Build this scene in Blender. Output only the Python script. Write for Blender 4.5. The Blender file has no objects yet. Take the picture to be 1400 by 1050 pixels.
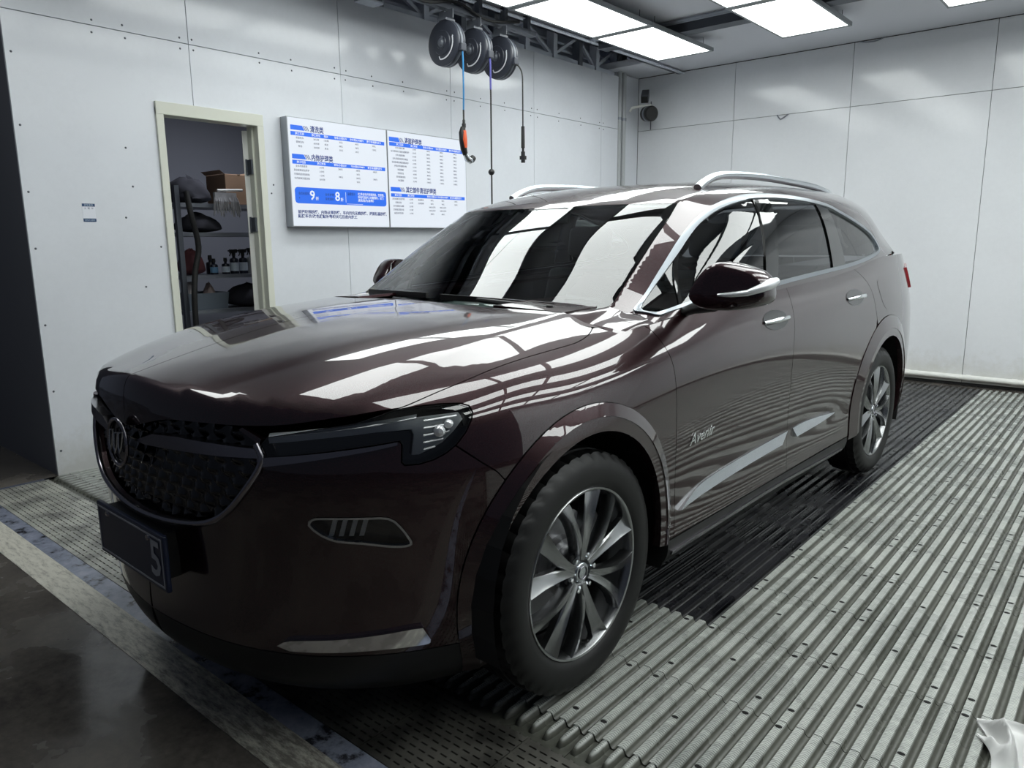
import bpy, math, random
import numpy as np
from mathutils import Vector, Matrix
from mathutils.bvhtree import BVHTree
from mathutils.geometry import delaunay_2d_cdt
random.seed(7)
scene = bpy.context.scene
C = scene.collection

# ---------------------------------------------------------------- camera, world, exposure
cam_d = bpy.data.cameras.new('camera'); cam = bpy.data.objects.new('camera', cam_d); C.objects.link(cam)
cam_d.sensor_width = 36.0; cam_d.lens = 1020.0/1400*36.0; cam_d.clip_start = 0.05
_r = Vector((0.76082361, 0.64889703, -0.00894803)); _u = Vector((-0.11421551, 0.14746386, 0.98245062)); _f = Vector((-0.63882881, 0.74644963, -0.18630809))
cam.matrix_world = Matrix(((_r.x, _u.x, -_f.x, 2.1426), (_r.y, _u.y, -_f.y, -1.7546), (_r.z, _u.z, -_f.z, 1.357), (0, 0, 0, 1)))
scene.camera = cam
world = bpy.data.worlds.new('world'); scene.world = world; world.use_nodes = True
world.node_tree.nodes['Background'].inputs[0].default_value = (0.55, 0.64, 0.85, 1)
world.node_tree.nodes['Background'].inputs[1].default_value = 0.07
scene.view_settings.view_transform = 'Standard'; scene.view_settings.look = 'None'
scene.view_settings.gamma = 1.0; scene.view_settings.exposure = 0.0; scene.view_settings.use_curve_mapping = False
PANEL_EMIT = 6.3          # the ceiling panels are the only lamps of the bay

# ---------------------------------------------------------------- materials
def M(name, col, rough=0.5, metal=0.0, coat=0.0, coat_rough=0.03, emit=0.0, ecol=None, spec=0.5, trans=0.0, ior=1.45, alpha=1.0):
    m = bpy.data.materials.new(name); m.use_nodes = True
    b = m.node_tree.nodes['Principled BSDF']; I = b.inputs
    I['Base Color'].default_value = (*col, 1); I['Roughness'].default_value = rough; I['Metallic'].default_value = metal
    I['Coat Weight'].default_value = coat; I['Coat Roughness'].default_value = coat_rough
    I['Specular IOR Level'].default_value = spec; I['Transmission Weight'].default_value = trans; I['IOR'].default_value = ior
    I['Alpha'].default_value = alpha
    if emit: I['Emission Color'].default_value = (*(ecol or col), 1); I['Emission Strength'].default_value = emit
    return m
class NT:
    """small helper to wire nodes into a material"""
    def __init__(self, m): self.t = m.node_tree; self.b = self.t.nodes['Principled BSDF']
    def n(self, typ, **kw):
        nd = self.t.nodes.new(typ)
        for k, v in kw.items():
            if k.startswith('i_'): nd.inputs[k[2:].replace('_', ' ')].default_value = v
            else: setattr(nd, k, v)
        return nd
    def l(self, a, b): self.t.links.new(a, b)
    def math(self, op, a, b=None):
        nd = self.n('ShaderNodeMath', operation=op)
        for k, v in enumerate((a, b)):
            if v is None: continue
            if isinstance(v, (int, float)): nd.inputs[k].default_value = v
            else: self.l(v, nd.inputs[k])
        return nd.outputs[0]
    def noise(self, scale, detail=4, rough=.55, coord='Object', stretch=None):
        tc = self.n('ShaderNodeTexCoord'); src = tc.outputs[coord]
        if stretch:
            mp = self.n('ShaderNodeMapping'); mp.inputs['Scale'].default_value = stretch; self.l(src, mp.inputs[0]); src = mp.outputs[0]
        nz = self.n('ShaderNodeTexNoise'); nz.inputs['Scale'].default_value = scale; nz.inputs['Detail'].default_value = detail; nz.inputs['Roughness'].default_value = rough
        self.l(src, nz.inputs['Vector']); return nz.outputs['Fac']
    def ramp(self, fac, stops):
        r = self.n('ShaderNodeValToRGB'); e = r.color_ramp.elements
        while len(e) < len(stops): e.new(0.5)
        for k, (p, c) in enumerate(stops):
            e[k].position = p; e[k].color = (*c, 1) if len(c) == 3 else c
        self.l(fac, r.inputs[0]); return r.outputs[0]
    def bump(self, h, strength=.3, dist=.002):
        b = self.n('ShaderNodeBump'); b.inputs['Strength'].default_value = strength; b.inputs['Distance'].default_value = dist
        self.l(h, b.inputs['Height']); self.l(b.outputs[0], self.b.inputs['Normal'])
def g(v): return (v, v, v)

# ---------------------------------------------------------------- mesh helpers
class MB:
    def __init__(self): self.v = []; self.f = []; self.m = []; self.cur = 0
    def add(self, vs, fs):
        o = len(self.v); self.v += [tuple(float(c) for c in p) for p in vs]
        self.f += [tuple(i+o for i in f) for f in fs]; self.m += [self.cur]*len(fs); return self
    def box(self, x0, y0, z0, x1, y1, z1):
        x0, x1 = sorted((x0, x1)); y0, y1 = sorted((y0, y1)); z0, z1 = sorted((z0, z1))
        return self.add([(x0,y0,z0),(x1,y0,z0),(x1,y1,z0),(x0,y1,z0),(x0,y0,z1),(x1,y0,z1),(x1,y1,z1),(x0,y1,z1)],
            [(0,3,2,1),(4,5,6,7),(0,1,5,4),(1,2,6,5),(2,3,7,6),(3,0,4,7)])
    def bar(self, a, b, w, h, up=(0,0,1)):
        a, b = Vector(a), Vector(b); d = (b-a).normalized(); up = Vector(up)
        if abs(d.dot(up)) > .99: up = Vector((1,0,0))
        s = d.cross(up).normalized(); t = s.cross(d)
        q = [s*sx*w/2+t*sy*h/2 for sx, sy in ((-1,-1),(1,-1),(1,1),(-1,1))]
        return self.add([a+k for k in q]+[b+k for k in q], [(3,2,1,0),(4,5,6,7),(0,1,5,4),(1,2,6,5),(2,3,7,6),(3,0,4,7)])
    def tube(self, pts, r, n=8, cap=True, closed=False):
        pts = [Vector(p) for p in pts]; rs = r if isinstance(r, (list, tuple)) else [r]*len(pts)
        K = len(pts); rings = []; prev = None
        for i, p in enumerate(pts):
            a = pts[i-1] if i or closed else p; b = pts[(i+1) % K] if i < K-1 or closed else p
            d = (b-a).normalized()
            if prev is None: prev = Vector((0,0,1)) if abs(d.z) < .9 else Vector((1,0,0))
            s = (prev-d*prev.dot(d)).normalized(); prev = s; t = d.cross(s)
            rings.append([p+(s*math.cos(2*math.pi*k/n)+t*math.sin(2*math.pi*k/n))*rs[i] for k in range(n)])
        vs = [q for ring in rings for q in ring]; fs = []
        for i in range(K if closed else K-1):
            j = (i+1) % K
            for k in range(n): fs.append((i*n+k, i*n+(k+1) % n, j*n+(k+1) % n, j*n+k))
        if cap and not closed: fs += [tuple(range(n-1, -1, -1)), tuple((K-1)*n+k for k in range(n))]
        return self.add(vs, fs)
    def lathe(self, prof, center=(0,0,0), axis=(0,0,1), n=24):
        ax = Vector(axis).normalized(); s = Vector((1,0,0)) if abs(ax.x) < .9 else Vector((0,1,0))
        s = (s-ax*s.dot(ax)).normalized(); t = ax.cross(s); c = Vector(center); vs = []; fs = []; K = len(prof)
        for r, h in prof:
            for k in range(n):
                a = 2*math.pi*k/n; vs.append(c+ax*h+(s*math.cos(a)+t*math.sin(a))*r)
        for i in range(K-1):
            for k in range(n): fs.append((i*n+k, i*n+(k+1) % n, (i+1)*n+(k+1) % n, (i+1)*n+k))
        if prof[0][0] > 1e-6: fs.append(tuple(range(n-1, -1, -1)))
        if prof[-1][0] > 1e-6: fs.append(tuple((K-1)*n+k for k in range(n)))
        return self.add(vs, fs)
    def prism(self, poly, origin, e1, e2, depth):
        """2-D polygon in the plane (e1, e2) extruded along e1 x e2 by depth"""
        o, e1, e2 = Vector(origin), Vector(e1), Vector(e2); nn = e1.cross(e2).normalized()*depth; n = len(poly)
        a = [o+e1*x+e2*y for x, y in poly]
        return self.add(a+[p+nn for p in a], [tuple(range(n-1, -1, -1)), tuple(range(n, 2*n))]+[(k, (k+1) % n, n+(k+1) % n, n+k) for k in range(n)])
    def mesh(self, name, mats, smooth=None):
        me = bpy.data.meshes.new(name); me.from_pydata(self.v, [], self.f)
        for m in (mats if isinstance(mats, (list, tuple)) else [mats]): me.materials.append(m)
        if any(self.m): me.polygons.foreach_set('material_index', self.m)
        me.update()
        if smooth is not None:
            me.shade_smooth() if smooth >= 180 else me.shade_auto(smooth)
        return me
def shade_auto(me, deg):
    """smooth shading that keeps edges sharper than deg"""
    import bmesh
    bm = bmesh.new(); bm.from_mesh(me); bmesh.ops.recalc_face_normals(bm, faces=bm.faces)
    for f in bm.faces: f.smooth = True
    for e in bm.edges: e.smooth = len(e.link_faces) == 2 and e.calc_face_angle(0) < math.radians(deg)
    bm.to_mesh(me); bm.free()
def bevel(me, w, seg=2, deg=30):
    import bmesh
    bm = bmesh.new(); bm.from_mesh(me)
    es = [e for e in bm.edges if len(e.link_faces) == 2 and e.calc_face_angle(0) > math.radians(deg)]
    bmesh.ops.bevel(bm, geom=es, offset=w, segments=seg, profile=.5, affect='EDGES', clamp_overlap=True)
    bm.to_mesh(me); bm.free()
def link(name, me, parent=None):
    o = bpy.data.objects.new(name, me); C.objects.link(o)
    if parent is not None: o.parent = parent
    return o
def obj(name, mb, mat, parent=None, smooth=None, bev=0, loc=None):
    me = mb.mesh(name, mat)
    if bev: bevel(me, bev)
    if smooth: shade_auto(me, smooth)
    o = link(name, me, parent)
    if loc: o.location = loc
    return o
def tag(o, label, cat, group=None):
    o['label'] = label; o['category'] = cat
    if group: o['group'] = group
    return o
def thing(name, label, cat, loc=(0,0,0), rz=0.0, group=None):
    o = bpy.data.objects.new(name, None); C.objects.link(o); o.location = loc; o.rotation_euler = (0,0,rz)
    return tag(o, label, cat, group)
def struct(name, mb, mat, parent=None, **kw):
    o = obj(name, mb, mat, parent, **kw)
    if parent is None: o['kind'] = 'structure'
    return o
def stuff(o): o['kind'] = 'stuff'; return o
def copy_tree(o, parent=None):
    c = o.copy(); C.objects.link(c)
    if parent is not None: c.parent = parent
    for ch in list(o.children): copy_tree(ch, c)
    return c
def text_mesh(body, size, mat, mtx, name, parent, bold=0.0, align='LEFT', width=None):
    cu = bpy.data.curves.new('txt', 'FONT'); cu.body = body; cu.size = size; cu.align_x = align; cu.align_y = 'CENTER'
    cu.offset = bold; cu.resolution_u = 2; cu.extrude = 0.0004
    t = bpy.data.objects.new('txt', cu); C.objects.link(t)
    dg = bpy.context.evaluated_depsgraph_get(); dg.update()
    me = bpy.data.meshes.new_from_object(t.evaluated_get(dg)); bpy.data.objects.remove(t)
    if width and len(me.vertices):
        xs = [v.co.x for v in me.vertices]; w = max(xs)-min(xs); x0 = min(xs)
        for v in me.vertices: v.co.x = (v.co.x-x0)*width/w
    me.transform(mtx); me.materials.clear(); me.materials.append(mat)
    return link(name, me, parent)
# ---------------------------------------------------------------- car body surfaces
def interp_cage(verts, faces, creases, iters=4, level=4):
    """Catmull-Clark surface that passes (nearly) through the given points."""
    tgt = np.array(verts, float); cage = tgt.copy()
    me = bpy.data.meshes.new('tmp_cage'); me.from_pydata([tuple(v) for v in cage], [], faces)
    ob = bpy.data.objects.new('tmp_cage', me); bpy.context.scene.collection.objects.link(ob)
    if creases:
        at = me.attributes.new('crease_edge', 'FLOAT', 'EDGE')
        ek = {tuple(sorted(e.vertices)): e.index for e in me.edges}
        for k, w in creases.items():
            if k in ek: at.data[ek[k]].value = w
    md = ob.modifiers.new('s', 'SUBSURF'); md.levels = 1; md.use_limit_surface = True
    md.boundary_smooth = 'PRESERVE_CORNERS'
    def ev():
        dg = bpy.context.evaluated_depsgraph_get(); dg.update()
        return ob.evaluated_get(dg)
    n = len(tgt)
    for _ in range(iters):
        em = ev().data
        co = np.empty(len(em.vertices)*3); em.vertices.foreach_get('co', co)
        cage += 0.85*(tgt - co.reshape(-1, 3)[:n])
        me.vertices.foreach_set('co', cage.ravel()); me.update()
    md.levels = level
    em = ev().data
    V = np.empty(len(em.vertices)*3); em.vertices.foreach_get('co', V); V = V.reshape(-1, 3)
    F = np.empty(len(em.polygons)*4, int); em.polygons.foreach_get('vertices', F); F = F.reshape(-1, 4)
    bpy.data.objects.remove(ob); bpy.data.meshes.remove(me)
    return V, F

class Surf:
    """Dense smooth surface with ray casting and interpolated normals."""
    def __init__(self, V, F):
        T = np.concatenate([F[:, [0, 1, 2]], F[:, [0, 2, 3]]])
        fn = np.cross(V[F[:, 2]]-V[F[:, 0]], V[F[:, 3]]-V[F[:, 1]])
        N = np.zeros_like(V)
        for k in range(4): np.add.at(N, F[:, k], fn)
        N /= np.maximum(np.linalg.norm(N, axis=1, keepdims=True), 1e-12)
        self.V, self.F, self.T, self.N = V, F, T, N
        self.bvh = BVHTree.FromPolygons([tuple(v) for v in V], [tuple(t) for t in T])
    def nrm(self, loc, idx):
        a, b, c = self.T[idx]; p = np.array(loc)
        A, B, C = self.V[a], self.V[b], self.V[c]
        v0, v1, v2 = B-A, C-A, p-A
        d00, d01, d11 = v0@v0, v0@v1, v1@v1; d20, d21 = v2@v0, v2@v1
        den = d00*d11-d01*d01
        if abs(den) < 1e-18: return self.N[a]
        v = (d11*d20-d01*d21)/den; w = (d00*d21-d01*d20)/den
        n = self.N[a]*(1-v-w)+self.N[b]*v+self.N[c]*w
        return n/max(np.linalg.norm(n), 1e-9)
    def cast(self, o, d, near=None):
        loc, n, i, dist = self.bvh.ray_cast(Vector(o), Vector(d), 20.0)
        if loc is None:
            if near is None: near = Vector(o)
            loc, n, i, dist = self.bvh.find_nearest(Vector(near))
        return np.array(loc), self.nrm(loc, i)
    def nearest(self, p):
        loc, n, i, dist = self.bvh.find_nearest(Vector(p))
        return np.array(loc), self.nrm(loc, i)

def mirror_grid(verts, faces, creases):
    n = len(verts); V = [tuple(v) for v in verts]; mp = {}
    for i in range(n):
        if abs(V[i][0]) < 1e-6: mp[i] = i
        else: mp[i] = len(V); V.append((-V[i][0], V[i][1], V[i][2]))
    F = list(faces)+[tuple(mp[i] for i in reversed(f)) for f in faces]
    C = dict(creases)
    for (a, b), w in creases.items(): C[tuple(sorted((mp[a], mp[b])))] = w
    return V, F, C

PLAN = [(0,-.915),(.22,-.896),(.42,-.848),(.60,-.757),(.735,-.635),(.835,-.49),(.915,-.29),(.952,-.03),(.962,.34),(.964,.85),
        (.964,1.5),(.966,2.1),(.970,2.58),(.970,2.95),(.955,3.30),(.905,3.62),(.80,3.85),(.56,3.98),(.28,4.025),(0,4.035)]
KEYP = {
 0:  [(.085,.165),(.045,.22),(.025,.32),(.030,.46),(.020,.62),(.003,.75),(.006,.87),(.010,.955),(.026,1.000)],
 3:  [(.085,.165),(.045,.22),(.022,.32),(.018,.46),(.008,.62),(.0,.75),(.010,.86),(.025,.935),(.055,.968)],
 5:  [(.085,.165),(.045,.22),(.018,.32),(.008,.47),(.0,.62),(.0,.75),(.012,.85),(.030,.915),(.062,.955)],
 6:  [(.075,.18),(.030,.25),(.012,.35),(.004,.48),(.0,.63),(-.002,.76),(.012,.86),(.040,.945),(.100,1.005)],
 7:  [(.06,.20),(.02,.28),(.010,.38),(.002,.50),(-.002,.64),(-.004,.77),(.010,.88),(.045,.965),(.130,1.035)],
 8:  [(.07,.20),(.02,.27),(.010,.37),(.008,.49),(.003,.63),(.000,.77),(.006,.89),(.035,.985),(.125,1.075)],
 9:  [(.08,.20),(.022,.265),(.010,.36),(.014,.48),(.010,.62),(.002,.77),(.000,.90),(.020,1.01),(.085,1.130)],
 10: [(.08,.20),(.022,.265),(.010,.36),(.014,.48),(.010,.62),(.002,.77),(-.002,.91),(.014,1.03),(.075,1.155)],
 11: [(.08,.20),(.022,.265),(.008,.36),(.012,.48),(.008,.62),(.000,.78),(-.002,.93),(.016,1.06),(.080,1.185)],
 12: [(.08,.20),(.022,.27),(.004,.37),(.004,.50),(.000,.64),(-.004,.80),(.000,.95),(.022,1.09),(.090,1.225)],
 13: [(.08,.20),(.022,.28),(.002,.39),(.000,.52),(-.002,.66),(-.004,.81),(.002,.97),(.030,1.11),(.100,1.265)],
 15: [(.12,.24),(.05,.32),(.02,.42),(.005,.54),(0,.68),(.004,.82),(.016,.97),(.045,1.12),(.090,1.275)],
 17: [(.12,.26),(.05,.33),(.01,.43),(.0,.55),(.01,.69),(.03,.83),(.045,.97),(.07,1.11),(.11,1.24)],
 19: [(.10,.26),(.04,.33),(.0,.43),(.0,.55),(.015,.69),(.04,.83),(.055,.97),(.08,1.11),(.12,1.24)]}
HOOD = [  # rows r=1..3, columns 0..4 (centre to side ridge)
 [(0,-.655,1.056),(.13,-.65,1.055),(.38,-.625,1.040),(.54,-.575,1.026),(.660,-.485,1.014)],
 [(0,-.28,1.123),(.135,-.28,1.121),(.37,-.265,1.108),(.54,-.235,1.097),(.668,-.175,1.080)],
 [(0,.17,1.150),(.14,.175,1.149),(.36,.20,1.142),(.53,.23,1.135),(.660,.27,1.125)]]
NF = 5

def lower_surface():
    P = np.array(PLAN); n = len(P)
    tang = np.zeros_like(P)
    for i in range(n):
        a, b = P[max(i-1, 0)], P[min(i+1, n-1)]
        tang[i] = (b-a)/np.linalg.norm(b-a)
    tang[0] = (1, 0); tang[-1] = (-1, 0)
    inn = np.stack([-tang[:, 1], tang[:, 0]], 1)   # inward
    ks = sorted(KEYP); V = []; R = 9
    for i in range(n):
        lo = max(k for k in ks if k <= i); hi = min(k for k in ks if k >= i)
        t = 0 if lo == hi else (i-lo)/(hi-lo)
        A, B = np.array(KEYP[lo]), np.array(KEYP[hi]); Q = A*(1-t)+B*t
        for d, z in Q:
            x, y = P[i]+inn[i]*d
            V.append((0.0 if i in (0, n-1) else x, y, z))
    F = []; C = {}
    for i in range(n-1):
        for j in range(R-1):
            F.append((i*R+j, (i+1)*R+j, (i+1)*R+j+1, i*R+j+1))
    top = lambda i: i*R+R-1
    rows = [[top(i) for i in range(NF+1)]]
    for r, row in enumerate(HOOD):
        ids = []
        for c in row: ids.append(len(V)); V.append(c)
        rows.append(ids+[top(NF+1+r)])
    for r in range(len(rows)-1):
        for c in range(NF):
            F.append((rows[r][c], rows[r][c+1], rows[r+1][c+1], rows[r+1][c]))
    for r in range(len(rows)-1):
        C[tuple(sorted((rows[r][4], rows[r+1][4])))] = 1.6 if r else .8
        C[tuple(sorted((rows[r][1], rows[r+1][1])))] = 2.2 if r else 1.2
    for i in range(0, 3): C[tuple(sorted((top(i), top(i+1))))] = 1.2
    V, F, C = mirror_grid(V, F, {tuple(sorted(k)): w for k, w in C.items()})
    return Surf(*interp_cage(V, F, C))

GH = [
 [(0,.333,1.112),(.30,.354,1.1105),(.53,.402,1.108),(.700,.447,1.112),(.775,.475,1.092),(.836,.42,1.078),(.876,.36,1.05)],
 [(0,.573,1.258),(.30,.590,1.257),(.52,.624,1.253),(.674,.650,1.248),(.750,.690,1.200),(.836,.680,1.150),(.880,.66,1.09)],
 [(0,.803,1.406),(.29,.816,1.403),(.50,.844,1.395),(.645,.866,1.385),(.724,.905,1.338),(.815,.950,1.240),(.884,.95,1.115)],
 [(0,1.045,1.531),(.28,1.053,1.5295),(.48,1.069,1.5245),(.607,1.088,1.517),(.694,1.145,1.470),(.815,1.25,1.345),(.890,1.28,1.130)],
 [(0,1.42,1.620),(.28,1.42,1.617),(.46,1.42,1.607),(.610,1.44,1.582),(.742,1.50,1.528),(.840,1.58,1.36),(.892,1.60,1.145)],
 [(0,2.0,1.656),(.28,2.0,1.652),(.46,2.0,1.643),(.618,2.02,1.619),(.765,2.06,1.545),(.848,2.12,1.37),(.892,2.14,1.175)],
 [(0,2.65,1.664),(.28,2.65,1.660),(.455,2.65,1.649),(.615,2.66,1.622),(.770,2.66,1.538),(.842,2.68,1.39),(.884,2.68,1.220)],
 [(0,3.2,1.644),(.28,3.2,1.640),(.45,3.18,1.629),(.602,3.14,1.602),(.740,3.08,1.512),(.812,3.06,1.40),(.862,3.06,1.255)],
 [(0,3.70,1.606),(.28,3.69,1.602),(.44,3.65,1.592),(.568,3.56,1.566),(.674,3.42,1.480),(.758,3.36,1.385),(.826,3.38,1.270)],
 [(0,3.84,1.420),(.28,3.83,1.416),(.44,3.77,1.408),(.570,3.68,1.390),(.682,3.58,1.360),(.752,3.54,1.31),(.808,3.55,1.250)],
 [(0,3.95,1.200),(.28,3.94,1.200),(.46,3.89,1.200),(.595,3.81,1.200),(.702,3.70,1.200),(.757,3.65,1.19),(.806,3.62,1.170)]]

def upper_surface():
    V = []; F = []; C = {}; M = len(GH[0])
    for row in GH: V += row
    for k in range(len(GH)-1):
        for c in range(M-1):
            F.append((k*M+c, k*M+c+1, (k+1)*M+c+1, (k+1)*M+c))
    for c in range(M-1): C[(8*M+c, 8*M+c+1)] = 1.5 if c < 4 else 0
    for c in range(3): C[(3*M+c, 3*M+c+1)] = 1.5
    for k in range(7): C[(k*M+3, (k+1)*M+3)] = 2.4 if k < 4 else 1.2
    for k in range(4): C[(k*M+4, (k+1)*M+4)] = 1.0
    V, F, C = mirror_grid(V, F, C)
    return Surf(*interp_cage(V, F, C, level=5))
# ================================================================ the bay
XL = -2.755; YB = 6.40; YF = -0.25
def wall_mat(name, col, rough, seed):
    m = M(name, col, rough, spec=.5); t = NT(m)
    n1 = t.noise(1.3, 3); n2 = t.noise(26, 3, .7)
    mix = t.math('ADD', t.math('MULTIPLY', n1, .7), t.math('MULTIPLY', n2, .3))
    c = t.ramp(mix, [(.30, tuple(k*.93 for k in col)), (.62, col)])
    # grime close to the floor
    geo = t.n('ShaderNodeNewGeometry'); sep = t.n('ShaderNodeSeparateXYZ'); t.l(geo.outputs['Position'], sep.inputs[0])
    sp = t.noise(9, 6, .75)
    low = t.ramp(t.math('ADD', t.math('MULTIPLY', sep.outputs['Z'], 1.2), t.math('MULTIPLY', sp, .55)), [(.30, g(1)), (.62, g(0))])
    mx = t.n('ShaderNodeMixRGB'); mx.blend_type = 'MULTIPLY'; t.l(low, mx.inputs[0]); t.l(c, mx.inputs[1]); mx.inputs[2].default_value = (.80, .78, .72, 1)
    t.l(mx.outputs[0], t.b.inputs['Base Color'])
    t.bump(n1, .05, .01)
    return m
WALL = wall_mat('white_wall_panel', (.76, .785, .83), .14, 1)
WALLB = wall_mat('white_wall_panel_back', (.77, .785, .81), .13, 2)
DARKJ = M('joint_dark', g(.03), .8)
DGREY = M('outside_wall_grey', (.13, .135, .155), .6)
CEIL = M('ceiling_board', (.72, .73, .78), .6)
STEEL = M('dull_steel', (.30, .32, .36), .45, .6)
STEELD = M('dark_steel', (.10, .11, .13), .5, .5)
BLACK = M('black_plastic', g(.012), .35)
RUBBER = M('black_rubber', g(.02), .6)
CREAM = M('cream_door_frame', (.70, .71, .62), .35)
WPLAST = M('white_plastic', (.78, .78, .74), .35)

# ---- floor
WET = M('wet_concrete', (.05, .047, .042), .3); t = NT(WET)
n1 = t.noise(1.7, 5, .6); n2 = t.noise(30, 5, .7); n3 = t.noise(5, 4, .6)
mixn = t.math('ADD', t.math('MULTIPLY', n1, .65), t.math('MULTIPLY', n2, .35))
t.l(t.ramp(mixn, [(.35, (.055, .050, .046)), (.55, (.125, .112, .098)), (.70, (.19, .165, .14))]), t.b.inputs['Base Color'])
t.l(t.ramp(n1, [(.42, g(.05)), (.56, g(.42))]), t.b.inputs['Roughness'])
t.bump(n2, .12, .004)
KERB = M('pale_concrete', (.60, .57, .50), .45); t = NT(KERB)
n2 = t.noise(12, 6, .75, stretch=(1, 4, 1)); kx = t.n('ShaderNodeNewGeometry'); ks = t.n('ShaderNodeSeparateXYZ'); t.l(kx.outputs['Position'], ks.inputs[0]); n2 = t.math('SUBTRACT', n2, t.math('MULTIPLY', t.math('MAXIMUM', t.math('ADD', ks.outputs['X'], .9), 0), .13)); t.l(t.ramp(n2, [(.26, (.16, .15, .13)), (.50, (.60, .58, .50)), (.7, (.70, .68, .60))]), t.b.inputs['Base Color'])  # darkens towards +X: part wetness, part car shade put into the colour
GAP = M('bluish_wet_mortar', (.2, .22, .27), .25); t = NT(GAP)
n2 = t.noise(9, 6, .7); t.l(t.ramp(n2, [(.38, (.03, .03, .035)), (.47, (.20, .22, .28)), (.65, (.30, .32, .40))]), t.b.inputs['Base Color'])
TILE_P = .394; TX0 = 1.07; TY0 = .206
mb = MB()
mb.add([(-9,-7,0),(8.5,-7,0),(8.5,-.85,0),(-9,-.85,0)], [(0,1,2,3)])
mb.add([(-9,-.25,0),(-9,-.85,0),(-2.75,-.85,0),(-2.75,-.25,0)], [(0,1,2,3)])
mb.add([(-2.75,-.85,-.034),(8.5,-.85,-.034),(8.5,6.45,-.034),(-2.75,6.45,-.034)], [(0,1,2,3)])
mb.add([(-2.75,-.85,0),(8.5,-.85,0),(8.5,-.85,-.034),(-2.75,-.85,-.034)], [(3,2,1,0)])
floor = struct('floor', mb, WET)
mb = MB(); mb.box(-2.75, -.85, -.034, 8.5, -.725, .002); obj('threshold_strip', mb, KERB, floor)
mb = MB(); mb.box(-2.75, -.722, -.034, 8.5, -.645, -.004); obj('mortar_strip', mb, GAP, floor)

def tile_mat(name, c0, c1, rough):
    m = M(name, c1, rough, spec=.5); t = NT(m)
    tc = t.n('ShaderNodeTexCoord'); sep = t.n('ShaderNodeSeparateXYZ'); t.l(tc.outputs['Object'], sep.inputs[0])
    X, Y, Z = sep.outputs
    xr = t.math('ABSOLUTE', t.math('SUBTRACT', t.math('FRACT', t.math('DIVIDE', X, TILE_P/8)), .25))
    v = t.math('FRACT', t.math('ADD', t.math('MULTIPLY', Y, 125.0), t.math('MULTIPLY', xr, 2.6)))
    saw = t.math('ABSOLUTE', t.math('SUBTRACT', v, .5))
    top = t.ramp(Z, [(.0, g(0)), (.001, g(1))])   # relief only on the flat tops
    topm = t.math('GREATER_THAN', Z, -.0015)
    h = t.math('MULTIPLY', saw, topm)
    geo = t.n('ShaderNodeNewGeometry')
    nz = t.n('ShaderNodeTexNoise'); nz.inputs['Scale'].default_value = 3.5; nz.inputs['Detail'].default_value = 5; t.l(geo.outputs['Position'], nz.inputs['Vector'])
    nz2 = t.n('ShaderNodeTexNoise'); nz2.inputs['Scale'].default_value = 45; nz2.inputs['Detail'].default_value = 3; t.l(geo.outputs['Position'], nz2.inputs['Vector'])
    f = t.math('ADD', t.math('MULTIPLY', nz.outputs[0], .6), t.math('MULTIPLY', nz2.outputs[0], .4))
    col = t.ramp(f, [(.36, c0), (.60, c1)])
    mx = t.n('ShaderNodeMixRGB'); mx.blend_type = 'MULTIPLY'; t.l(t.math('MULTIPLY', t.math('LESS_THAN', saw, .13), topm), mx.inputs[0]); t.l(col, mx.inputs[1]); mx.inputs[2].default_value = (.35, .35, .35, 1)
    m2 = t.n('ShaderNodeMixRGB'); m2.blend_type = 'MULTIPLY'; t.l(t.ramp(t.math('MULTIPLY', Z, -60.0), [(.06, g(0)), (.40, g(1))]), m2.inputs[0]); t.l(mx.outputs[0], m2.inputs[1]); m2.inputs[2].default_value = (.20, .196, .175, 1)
    t.l(m2.outputs[0], t.b.inputs['Base Color'])
    t.l(t.ramp(nz.outputs[0], [(.40, g(rough*.45)), (.62, g(rough*1.3))]), t.b.inputs['Roughness'])
    t.bump(h, .6, .002)
    return m
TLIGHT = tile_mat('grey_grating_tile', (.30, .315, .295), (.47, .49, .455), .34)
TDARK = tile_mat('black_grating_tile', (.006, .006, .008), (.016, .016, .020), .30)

def tile_mesh(holes):
    """eight ribs with flat tops and round-bottomed channels between, holes through some of the tops"""
    p = TILE_P/8; L = TILE_P-.003; mb = MB(); prof = []
    for k in range(8):
        x = k*p+.0012
        prof += [(x+.000, 0), (x+.0225, 0)]
        for a in range(1, 6):
            s = a/6; prof.append((x+.0225+s*(p-.0225), -.017*math.sin(math.pi*s)**.7))
    prof.append((8*p-.0008, 0)); n = len(prof)
    vs = [(x, 0, z) for x, z in prof]+[(x, L, z) for x, z in prof]+[(x, 0, -.03) for x, z in (prof[0], prof[-1])]+[(x, L, -.03) for x, z in (prof[0], prof[-1])]
    mb.add(vs, [(k, k+1, n+k+1, n+k) for k in range(n-1)])
    fr = list(range(n)); mb.add([vs[k] for k in fr]+[(8*p,0,-.03),(0,0,-.03)], [tuple(range(n+1, -1, -1))])
    for hx, hy in holes:   # oval drain holes, dark cups set just below the tread
        c = (hx*p+.0122, hy)
        ring = [(c[0]+.0108*math.cos(a*math.pi/5), c[1]+.0075*math.sin(a*math.pi/5), .0006) for a in range(10)]
        mb.cur = 1; mb.add(ring, [tuple(range(10))]); mb.cur = 0
    return mb
HOLES = [(0, .0), (0, .0)]
def hole_list():
    return [(0, .065), (0, .362), (3, .214), (6, .065), (6, .362)]
HOLE = M('drain_hole', g(.004), .9)
TM = {}
for nm, mt in (('light', TLIGHT), ('dark', TDARK)):
    me = tile_mesh(hole_list()).mesh('grating_tile', [mt, HOLE]); shade_auto(me, 50); TM[nm] = me
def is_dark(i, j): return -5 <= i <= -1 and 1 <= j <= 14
far = MB(); fl = TM['light']
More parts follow.
